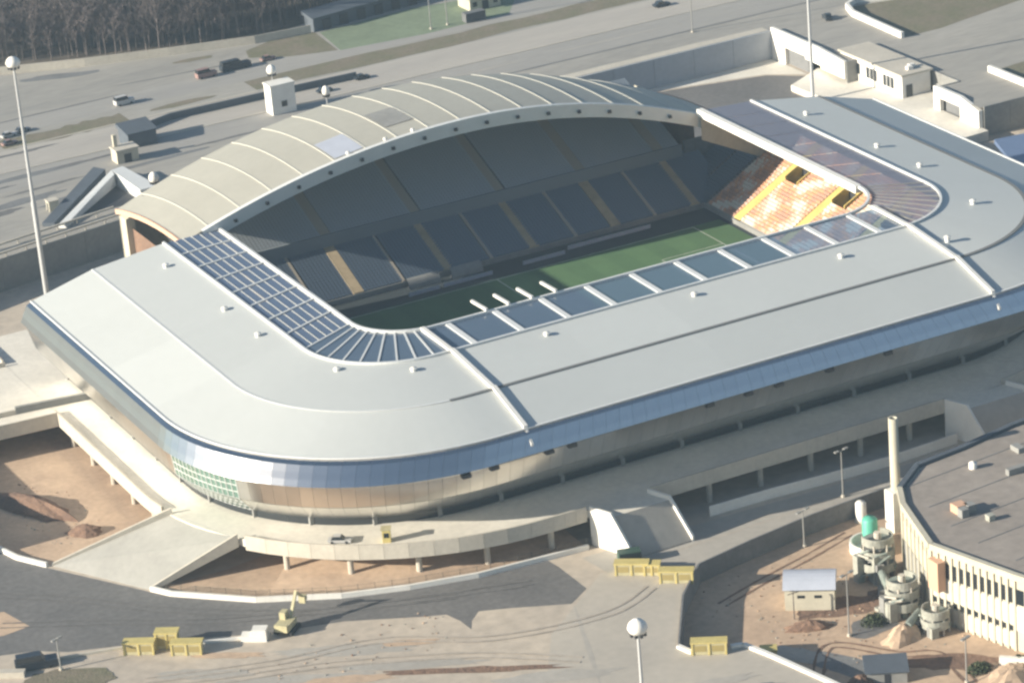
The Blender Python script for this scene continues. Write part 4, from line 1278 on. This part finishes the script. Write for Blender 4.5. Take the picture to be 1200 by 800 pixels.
e = tag(empty('white_block', (-110.6, -81.6, 0), -.6), 'stepped white concrete blocks at the end of the kerb beside the excavator', 'block')
MB().box(-1.4, 1.4, -1.2, 1.2, 0, 2.4).build('upper_block', M_white, e)
MB().box(-3.6, -1.45, -1.1, 1.1, 0, 1.2).build('lower_block', M_white, e)
wall_line('road_kerb', [(-113.5, -79.4), (-121, -76.2)], 0, .5, .5, M_white, 'white kerb running from the stepped blocks towards the yellow kiosks', 'kerb', 2.5)
wall_line('road_kerb', [(-133.5, -69.4), (-145.5, -66.0)], 0, .5, .5, M_conc, 'pale kerb between the dark van and the yellow kiosks', 'kerb', 2.5)
wall_line('road_kerb', [(-153, -68.5), (-160, -64)], 0, 1.2, 1.6, M_conc, 'thick pale kerb end beside the grass patch', 'kerb', 3)

# ---- house with a barrel roof in the yard
e = tag(empty('barrel_roof_house', (-15.6, -124.8, YARD), -.60), 'small cream house with a grey-blue barrel roof in the sandy yard', 'house')
hw, hd, hh = 4.7, 3.6, 4.0
MB().box(-hw, hw, -hd, hd, 0, hh).build('wall', M_cream, e)
b = MB(); n = 10
arc = [(-hw * 1.06 + 2 * hw * 1.06 * k / n, hh + 1.9 * math.sin(math.pi * k / n)) for k in range(n + 1)]
arc = [(-hd * 1.15 + 2 * hd * 1.15 * k / n, hh - .15 + 2.6 * math.sin(math.pi * (.08 + .84 * k / n))) for k in range(n + 1)]
for (y0, z0), (y1, z1) in zip(arc, arc[1:]):
    b.face([(-hw * 1.06, y0, z0), (hw * 1.06, y0, z0), (hw * 1.06, y1, z1), (-hw * 1.06, y1, z1)])
b.face([(-hw * 1.06, y, z) for y, z in arc]); b.face([(hw * 1.06, y, z) for y, z in arc[::-1]])
b.build('roof', M_lilac, e)
for x in (-1.6, 1.6):
    MB().box(x - .7, x + .7, -hd - .06, -hd + .05, 2.6, 3.2).build('window', M_dkglass, e)
MB().box(-hw - .06, -hw + .05, -.6, .6, 0, 2.2).build('door', M_greyw, e)
for x, y, lb in ((-21.9, -129, 'thin utility post in front of the small barrel-roofed house'),):
    e = tag(empty('utility_post', (x, y, YARD)), lb, 'post')
    MB().tube((0, 0, 0), (0, 0, 6.0), .14, .1, 6).build('pole', M_bark, e)
    MB().bar((-1.2, 0, 5.4), (1.2, 0, 5.4), .12, .12).build('crossbar', M_bark, e)

# ---- cream arena building with polygonal felt roof
BP = [(4.6, -126.8), (8.0, -120.5), (16.4, -114.0), (28.0, -112.6), (41.7, -109.8), (62, -108), (76, -122), (76, -176), (60, -190), (20, -186), (9, -178), (4.2, -163.4), (-0.9, -144.2)]
hall = tag(empty('sports_hall', (30, -145, YARD)), 'large cream hall with a flat grey polygonal roof and rows of tall windows', 'hall')
def rel(p, z=0): return (p[0] - 30, p[1] + 145, z)
RZ = 12 - YARD
b = MB(); b.prism([rel(p)[:2] for p in BP], 0, RZ - .5); b.build('wall', M_cream, hall)
ctr = (36, -148)
inn = [(p[0] + (ctr[0] - p[0]) * .03, p[1] + (ctr[1] - p[1]) * .03) for p in BP]
o = MB(); o.face([rel(p, RZ - .25) for p in inn[::-1]]); o = o.build('roof', M_felt, hall)
tri_ngon(o)
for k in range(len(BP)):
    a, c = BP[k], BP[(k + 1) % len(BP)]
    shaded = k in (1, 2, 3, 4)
    MB().bar(rel(a, RZ - .9), rel(c, RZ - .9), 1.1, 1.2).build('cornice', M_slate if shaded else M_cream, hall)  # shade put into the colour: far sides slate, the rest cream
# seams in the felt
for k in range(7):
    y = -178 + 9.5 * k + random.uniform(-1, 1)
    MB().bar(rel((6 + abs(k - 3.5) * 1.3, y), RZ - .24), rel((70, y + 6), RZ - .24), .25, .05).build('felt_seam', M_dkconc, hall)
MB().lathe(rel((24.5, -121.3))[0], rel((24.5, -121.3))[1], [(.8, RZ - .3), (.8, RZ + .9), (0, RZ + 1.3)], 12).build('roof_vent', M_white, hall, True)
for dx, dy, w_ in ((0, 0, 1.2), (1.6, -1.2, .9), (-.6, -2.2, .8)):
    q = rel((11.5 + dx, -135.5 + dy)); MB().box(q[0] - w_, q[0] + w_, q[1] - w_, q[1] + w_, RZ - .3, RZ + 1.4).build('roof_plant', M_pink if dx == 0 else M_greyw, hall)
def facade_items(a, c, n, z_sets, proud=.18, pil=True, skip=()):
    d = Vector((c[0] - a[0], c[1] - a[1], 0)); L = d.length; d.normalize()
    nrm = Vector((d.y, -d.x, 0))
    mid = Vector((a[0], a[1], 0)) + d * L / 2
    if (mid + nrm - Vector((ctr[0], ctr[1], 0))).length < (mid - nrm - Vector((ctr[0], ctr[1], 0))).length: nrm = -nrm
    w_ = L / n
    for k in range(n):
        p0 = Vector((a[0], a[1], 0)) + d * (w_ * k)
        if pil:
            q = [p0 - d * .28 + nrm * 0.02, p0 + d * .28 + nrm * 0.02, p0 + d * .28 + nrm * .32, p0 - d * .28 + nrm * .32]
            MB().prism([rel((v.x, v.y))[:2] for v in q], 0, RZ - 1.0).build('pilaster', M_cream, hall)
        for (z0, z1, mt, nm, f0, f1) in z_sets:
            if k in skip: continue
            q0, q1 = p0 + d * (w_ * f0), p0 + d * (w_ * f1)
            q = [q0 - nrm * .05, q1 - nrm * .05, q1 + nrm * proud, q0 + nrm * proud]
            MB().prism([rel((v.x, v.y))[:2] for v in q], z0, z1).build(nm, mt, hall)
facade_items(BP[12], BP[11], 12, [(9.6, 12.6, M_dkglass, 'window', .18, .85), (5.2, 9.2, M_offw, 'infill_panel', .14, .88), (3.9, 4.9, M_dkglass, 'window', .2, .82), (.6, 3.6, M_offw, 'infill_panel', .14, .88)])
facade_items(BP[0], BP[12], 7, [(8.6, 12.4, M_cream, 'infill_panel', .2, .8), (2.5, 8, M_greyw, 'window', .25, .75)])
facade_items(BP[11], BP[10], 6, [(9.6, 12.6, M_dkglass, 'window', .18, .85), (4.2, 9.2, M_offw, 'infill_panel', .14, .88)])
q = rel((-1.6, -146.4)); MB().box(q[0] - .5, q[0] + 1.2, q[1] - 1.6, q[1] + 1.6, 7.2, 13.2).build('pink_panel', M_pink, hall)
# chimney
e = tag(empty('chimney', (14.8, -108.6, YARD)), 'slender cream concrete chimney at the corner of the grey-roofed hall', 'chimney')
MB().lathe(0, 0, [(1.0, 0), (.95, 24.0), (.7, 24.0), (.7, 23.4)], 14).build('shaft', M_cream, e, True)
MB().box(-1.7, 1.7, -1.5, 1.5, 0, 8.6).build('plinth', M_white, e)
# round terraces of external stairs in front of the hall
def stair_tower(x, y, R_, lev, label):
    e = tag(empty('spiral_stair', (x, y, YARD)), label, 'spiral stair', 'round stair towers')
    MB().tube((0, 0, 0), (0, 0, lev[-1] + 1.6), .7, n=10).build('core', M_conc, e)
    for i, z in enumerate(lev):
        rr_ = R_ * (1 - .07 * i)
        MB().lathe(0, 0, [(.6, z - .4), (rr_, z - .4), (rr_, z), (.6, z)], 24).build('landing', M_duct, e)
        MB().lathe(0, 0, [(rr_ - .2, z), (rr_ - .2, z + 1.15), (rr_ + .05, z + 1.15), (rr_ + .05, z - .5)], 18, 0, .5 + i, .5 + i + 4.6).build('parapet', M_tower, e)
    n = 0
    for z0, z1 in zip([0] + list(lev), lev):
        for k in range(12):
            a = .5 * n + k * .42
            zz = z0 + (z1 - z0) * (k + 1) / 12
            a2 = a + .4
            MB().prism([(.65 * math.cos(a), .65 * math.sin(a)), (R_ * .8 * math.cos(a), R_ * .8 * math.sin(a)), (R_ * .8 * math.cos(a2), R_ * .8 * math.sin(a2)), (.65 * math.cos(a2), .65 * math.sin(a2))], zz - .3, zz).build('tread', M_greyw, e)
        n += 1
    rnd_ = random.Random(int(x * 10) + 77)
    for k in range(9):
        a = rnd_.uniform(0, 6.28); rr_ = R_ * rnd_.uniform(.5, 1.35); zz = rnd_.uniform(.6, lev[-1] * .8); w_ = rnd_.uniform(.35, .9)
        MB().box(rr_ * math.cos(a) - w_, rr_ * math.cos(a) + w_, rr_ * math.sin(a) - w_, rr_ * math.sin(a) + w_, 0, zz).build('plant_box', rnd_.choice([M_duct, M_tower, M_greyw]), e)
        MB().tube((rr_ * math.cos(a), rr_ * math.sin(a), zz), (rr_ * math.cos(a + .7), rr_ * math.sin(a + .7), zz + rnd_.uniform(-.2, 1.5)), .22, n=6).build('pipe', rnd_.choice([M_duct, M_conc]), e)
    for k in range(5):
        a = 2.2 + k * .85
        MB().tube((R_ * .86 * math.cos(a), R_ * .86 * math.sin(a), 0), (R_ * .86 * math.cos(a), R_ * .86 * math.sin(a), lev[-1]), .22, n=6).build('post', M_conc, e)
stair_tower(0.6, -123.6, 3.5, (2.6, 5.2, 7.8), 'round concrete stair tower beside the teal tank')
stair_tower(-4.2, -139.0, 3.4, (2.2, 4.4, 6.4), 'round concrete stair tower at the middle of the cream facade')
stair_tower(-3.2, -148.5, 2.8, (1.8, 3.8), 'low round stair tower before the white-panelled facade')
# odds and ends between the stair towers: pipes and ducts
for (x, y, L, z, rz, lb) in ((-3.2, -131.8, 7, 3.4, 1.2, 'grey-green duct between the two taller stair towers'), (-6.2, -145.6, 6, 2.2, .6, 'grey-green duct beside the low round stair tower')):
    e = tag(empty('duct', (x, y, YARD), rz), lb, 'duct', 'ducts in front of the hall')
    md = mat('duct_metal', (0.22, 0.25, 0.22), .5, var=.2, scale=.6)
    MB().tube((-L / 2, 0, z), (L / 2, 0, z), .75, n=12).build('pipe', md, e)
    MB().tube((L / 2 - .7, 0, z), (L / 2 - .7, 0, 0), .7, n=12).build('pipe', md, e)
    for s_ in (-.4, .1): MB().box(L * s_ - .15, L * s_ + .15, -.6, .6, 0, z - .5).build('bracket', M_greyw, e)
    MB().box(-L * .1, L * .22, -1.3, 1.3, 0, 1.8).build('fan_box', M_greyw, e)
e = tag(empty('storage_tank', (5.4, -113.4, YARD)), 'upright teal storage tank in a white round basin', 'tank')
MB().lathe(0, 0, [(1.55, 0.2), (1.55, 6.6), (1.2, 7.1), (0.001, 7.3)], 18).build('shell', M_teal, e, True)
MB().lathe(0, 0, [(4.1, 0), (4.1, 2.2), (3.7, 2.2), (3.7, .3), (0.001, .3)], 22).build('basin', M_white, e)
MB().tube((1.7, 0, .3), (1.7, 0, 6.6), .1, n=5).build('ladder', M_greyw, e)
e = tag(empty('white_tank', (11.0, -101.5, YARD)), 'small white cylindrical tank against the dark yard wall', 'tank')
MB().lathe(0, 0, [(1.1, 0), (1.1, 4.0), (.8, 4.4), (0.001, 4.5)], 16).build('shell', M_white, e, True)
MB().lathe(0, 0, [(1.3, 0), (1.3, .4), (1.1, .45)], 16).build('base', M_conc, e)
e = tag(empty('dark_cabin', (-20.5, -158, YARD), -.5), 'low dark-blue roofed cabin in the yard', 'cabin')
MB().box(-3.6, 3.6, -2.6, 2.6, 0, 2.4).build('wall', M_greyw, e)
MB().prism([(-4, -3), (4, -3), (4, 3), (-4, 3)], 2.4, [2.6, 2.6, 3.2, 3.2]).build('roof', M_slate, e)
MB().box(-.5, .5, -2.7, -2.55, 0, 2.0).build('door', M_dark, e)
wall_line('planter_wall', [(-1.5, -166.2), (2.0, -169.5), (6, -170.5)], YARD, YARD + 1.8, .9, M_white, 'low white planter wall at the corner of the cream hall', 'wall', 2.2)

# ------------------------------------------------------------------ plants
def leaf_ball(rx, ry, rz, n, size, seed):
    rnd = random.Random(seed)
    b = MB()
    for _ in range(n):
        u = Vector((rnd.gauss(0, 1), rnd.gauss(0, 1), rnd.gauss(0, 1))).normalized() * (rnd.random() ** .4)
        c = Vector((u.x * rx, u.y * ry, abs(u.z) * rz + .15))
        a = Vector((rnd.gauss(0, 1), rnd.gauss(0, 1), rnd.gauss(0, 1))).normalized() * size
        d = a.cross(Vector((rnd.gauss(0, 1), rnd.gauss(0, 1), rnd.gauss(0, 1)))).normalized() * size * .6
        b.face([c - a, c + d, c + a, c - d])
    return b
def shrub(x, y, z, rx, ry, rz, label, seed, n=500):
    e = tag(empty('shrub', (x, y, z)), label, 'shrub', 'low shrubs')
    leaf_ball(rx, ry, rz, n, .28, seed).build('foliage', M_bush, e)
    b = MB()
    for k in range(5):
        a = k * 1.3
        b.tube((0, 0, 0), (rx * .6 * math.cos(a), ry * .6 * math.sin(a), rz * .6), .06, .03, 5)
    b.build('stems', M_bark, e)
shrub(-5.8, -166.0, YARD, 2.6, 1.8, 1.6, 'low green shrub beside the white planter wall', 1)
shrub(-10.5, -139.2, YARD, 3.2, 2.4, 1.6, 'dark green shrub in the hollow before the cream hall', 2)
shrub(1.5, -168.2, YARD, 1.5, 1.2, 1.9, 'dark shrub growing inside the white planter wall', 3, 300)

# bare wood on the horizon side
def bare_tree(seed, h, simple=False):
    rnd = random.Random(seed)
    t = MB(); cr = MB()
    top = Vector((rnd.uniform(-.6, .6), rnd.uniform(-.6, .6), h * .82))
    t.tube((0, 0, 0), (top.x * .4, top.y * .4, h * .4), .24, .17, 6, cap=False)
    t.tube((top.x * .4, top.y * .4, h * .4), tuple(top), .17, .06, 6, cap=False)
    nl = 6 if simple else 11
    for k in range(nl):
        z = h * (.28 + .52 * k / nl)
        base = Vector((top.x * z / h, top.y * z / h, z))
        a = rnd.uniform(0, 6.28)
        L = h * (.30 - .16 * k / nl) * rnd.uniform(.8, 1.2)
        tip = base + Vector((math.cos(a) * L * .75, math.sin(a) * L * .75, L * .9))
        if not simple:
            t.tube(tuple(base), tuple(tip), .09, .03, 4, cap=False)
        for j in range(9 if simple else 20):
            s_ = rnd.uniform(.15, 1.0)
            p = base.lerp(tip, s_)
            d = Vector((rnd.gauss(0, .8), rnd.gauss(0, .8), abs(rnd.gauss(.8, .5)))).normalized() * rnd.uniform(.9, 2.2)
            w_ = Vector((rnd.gauss(0, 1), rnd.gauss(0, 1), rnd.gauss(0, .3))).normalized() * (.16 if simple else .085)
            cr.face([p - w_, p + d * .6 - w_ * .6, p + d, p + w_])
    return t, cr
protos = []
for k in range(5):
    t, cr = bare_tree(100 + k, 13 + 1.2 * k)
    protos.append((t, cr))
def forest_edge(x):
    pts = [(-70, 295), (-36, 280), (-25, 275), (7, 257.5), (32, 252.5), (63, 261), (110, 259)]
    for (x0, y0), (x1, y1) in zip(pts, pts[1:]):
        if x0 <= x <= x1: return y0 + (y1 - y0) * (x - x0) / (x1 - x0)
    return 295
LB = ['slender leafless brown tree in the dense wood behind the concrete fence', 'leafless brown tree of middling height behind the concrete fence', 'broad leafless brown tree in the wood behind the concrete fence', 'tall leafless brown tree in the wood behind the concrete fence', 'tallest kind of leafless brown tree in the wood behind the fence']
first = {}
cnt = 0
rnd = random.Random(5)
for row in range(7):
    for k in range(38):
        x = -48 + 3.4 * k + rnd.uniform(-1.6, 1.6)
        if x > 78: continue
        y = forest_edge(x) + 2.0 + row * 3.4 + rnd.uniform(-1.5, 1.5)
        pi = rnd.randrange(5)
        s_ = rnd.uniform(.6, 1.2)
        rz = rnd.uniform(0, 6.28)
        if pi not in first:
            e = tag(empty('bare_tree', (x, y, 8), rz), LB[pi], 'tree', 'bare trees of the wood')
            protos[pi][0].build('trunk', M_bark, e)
            protos[pi][1].build('crown', M_twig, e)
            first[pi] = e
        else:
            e = copy_tree(first[pi])
            e.location = (x, y, 8); e.rotation_euler = (0, 0, rz)
        e.scale = (s_, s_, s_)
        cnt += 1
# the rest of the wood, one mass
mass = MB()
simp = [bare_tree(300 + k, 14 + k, True) for k in range(4)]
for k in range(1000):
    x = rnd.uniform(-75, 105)
    y = forest_edge(max(-70, min(109, x))) + 26 + rnd.uniform(0, 120)
    t, cr = simp[rnd.randrange(4)]
    s_ = rnd.uniform(.8, 1.15); a = rnd.uniform(0, 6.28); ca, sa = math.cos(a) * s_, math.sin(a) * s_
    for src, mi in ((t, 0), (cr, 1)):
        i = len(mass.v)
        mass.v += [(x + v[0] * ca - v[1] * sa, y + v[0] * sa + v[1] * ca, 8 + v[2] * s_) for v in src.v]
        mass.f += [tuple(i + q for q in f) for f in src.f]
        mass.mi += [mi] * len(src.f)
o = mass.build('wood', [M_bark, M_twig])
tag(o, 'dense mass of bare brown woodland beyond the first trees', 'wood', None, 'stuff')

# ------------------------------------------------------------------ wear on the ground: tyre tracks and rubble
def track(name, pts, w_, z, mt):
    P = []
    for a, c, d, e_ in zip([pts[0]] + pts[:-2], pts[:-1], pts[1:], pts[2:] + [pts[-1]]):
        for k in range(8):
            t = k / 8
            q = [0.5 * ((2 * c[i]) + (-a[i] + d[i]) * t + (2 * a[i] - 5 * c[i] + 4 * d[i] - e_[i]) * t * t + (-a[i] + 3 * c[i] - 3 * d[i] + e_[i]) * t ** 3) for i in (0, 1)]
            P.append(q)
    b = MB()
    for off in (-.95, .95):
        row = []
        for i in range(len(P) - 1):
            dx, dy = P[i + 1][0] - P[i][0], P[i + 1][1] - P[i][1]
            L = math.hypot(dx, dy) or 1
            nx, ny = -dy / L, dx / L
            ww = w_ * random.uniform(.5, 1.1)
            row.append(((P[i][0] + nx * (off - ww), P[i][1] + ny * (off - ww), z), (P[i][0] + nx * (off + ww), P[i][1] + ny * (off + ww), z)))
        for r0_, r1_ in zip(row, row[1:]):
            b.face([r0_[0], r1_[0], r1_[1], r0_[1]])
    o = b.build(name, mt); o['kind'] = 'structure'
M_rut = mat('tyre_rut', (0.40, 0.345, 0.285), .95, var=.15, scale=.3)
M_rub = mat('tyre_rubber_mark', (0.145, 0.138, 0.132), .9, var=.2, scale=.3)
track('tyre_track', [(-150, -82), (-125, -92), (-104, -99), (-80, -112), (-62, -128)], .34, .10, M_rut)
track('tyre_track', [(-135, -84), (-112, -92), (-92, -96), (-74, -108), (-52, -112), (-38, -106)], .3, .104, M_rut)
track('tyre_track', [(-150, -30), (-136, -42), (-120, -60), (-98, -77), (-76, -86), (-54, -93)], .26, .10, M_rub)
track('tyre_track', [(-150, -46), (-134, -56), (-114, -70), (-92, -80), (-68, -90)], .22, .104, M_rub)
track('tyre_track', [(-42, -96), (-20, -95.5), (10, -94.5), (50, -94)], .25, .03, M_rut)
track('tyre_track', [(-30, -150), (-22, -142), (-14, -152), (-8, -157), (-10, -172)], .3, YARD + .09, M_soil)
track('tyre_track', [(-30, -116), (-18, -112), (-4, -108), (8, -104)], .3, YARD + .07, M_soil)
b = MB()
rnd = random.Random(21)
zones = [(-124, -5, 7, 20, 0.02, 90), (-100, -97, 22, 8, 0.02, 70), (-12, -138, 18, 16, YARD, 200), (-20, -115, 14, 8, YARD, 60)]
for cx, cy, rx, ry, z, n_ in zones:
    for _ in range(n_):
        x, y = cx + rnd.uniform(-rx, rx), cy + rnd.uniform(-ry, ry)
        r_ = rnd.uniform(.06, .2)
        a = rnd.uniform(0, 6.28)
        poly = [(x + r_ * rnd.uniform(.7, 1.3) * math.cos(a + k * 1.257), y + r_ * rnd.uniform(.7, 1.3) * math.sin(a + k * 1.257)) for k in range(5)]
        b.prism(poly, z, z + r_ * rnd.uniform(.6, 1.2), rnd.randrange(3), bottom=False)
o = b.build('rubble', [M_soil, M_sand, M_tower])
tag(o, 'loose stones and rubble scattered over the dirt', 'rubble', None, 'stuff')
for dx, dy, sx, sy, hz_ in ((30, -128, 2.2, .6, 1.0), (42, -140, 1.2, 1.2, 1.5), (22, -150, 3.2, .35, .5), (14, -142, .7, .7, .9), (36, -120, .8, 1.4, .8), (20, -168, 1.4, 1.0, 1.1)):
    q = rel((dx, dy)); MB().box(q[0] - sx, q[0] + sx, q[1] - sy, q[1] + sy, RZ - .3, RZ + hz_).build('roof_plant', random.choice([M_greyw, M_duct, M_tower]), hall)

# ------------------------------------------------------------------ thin winter haze
hz = MB().box(-3050, 3050, -3050, 3050, YARD - 1.5, 305).build('haze', [])
hm = bpy.data.materials.new('haze_air'); hm.use_nodes = True
n = hm.node_tree.nodes; n.clear()
ho = n.new('ShaderNodeOutputMaterial'); hv = n.new('ShaderNodeVolumePrincipled')
hv.inputs['Color'].default_value = (0.60, 0.82, 1.0, 1)
hv.inputs['Density'].default_value = 0.00013
hv.inputs['Anisotropy'].default_value = 0.2
hm.node_tree.links.new(hv.outputs[0], ho.inputs['Volume'])
hz.data.materials.append(hm)
tag(hz, 'thin pale winter haze over the whole stadium site', 'haze', None, 'stuff')
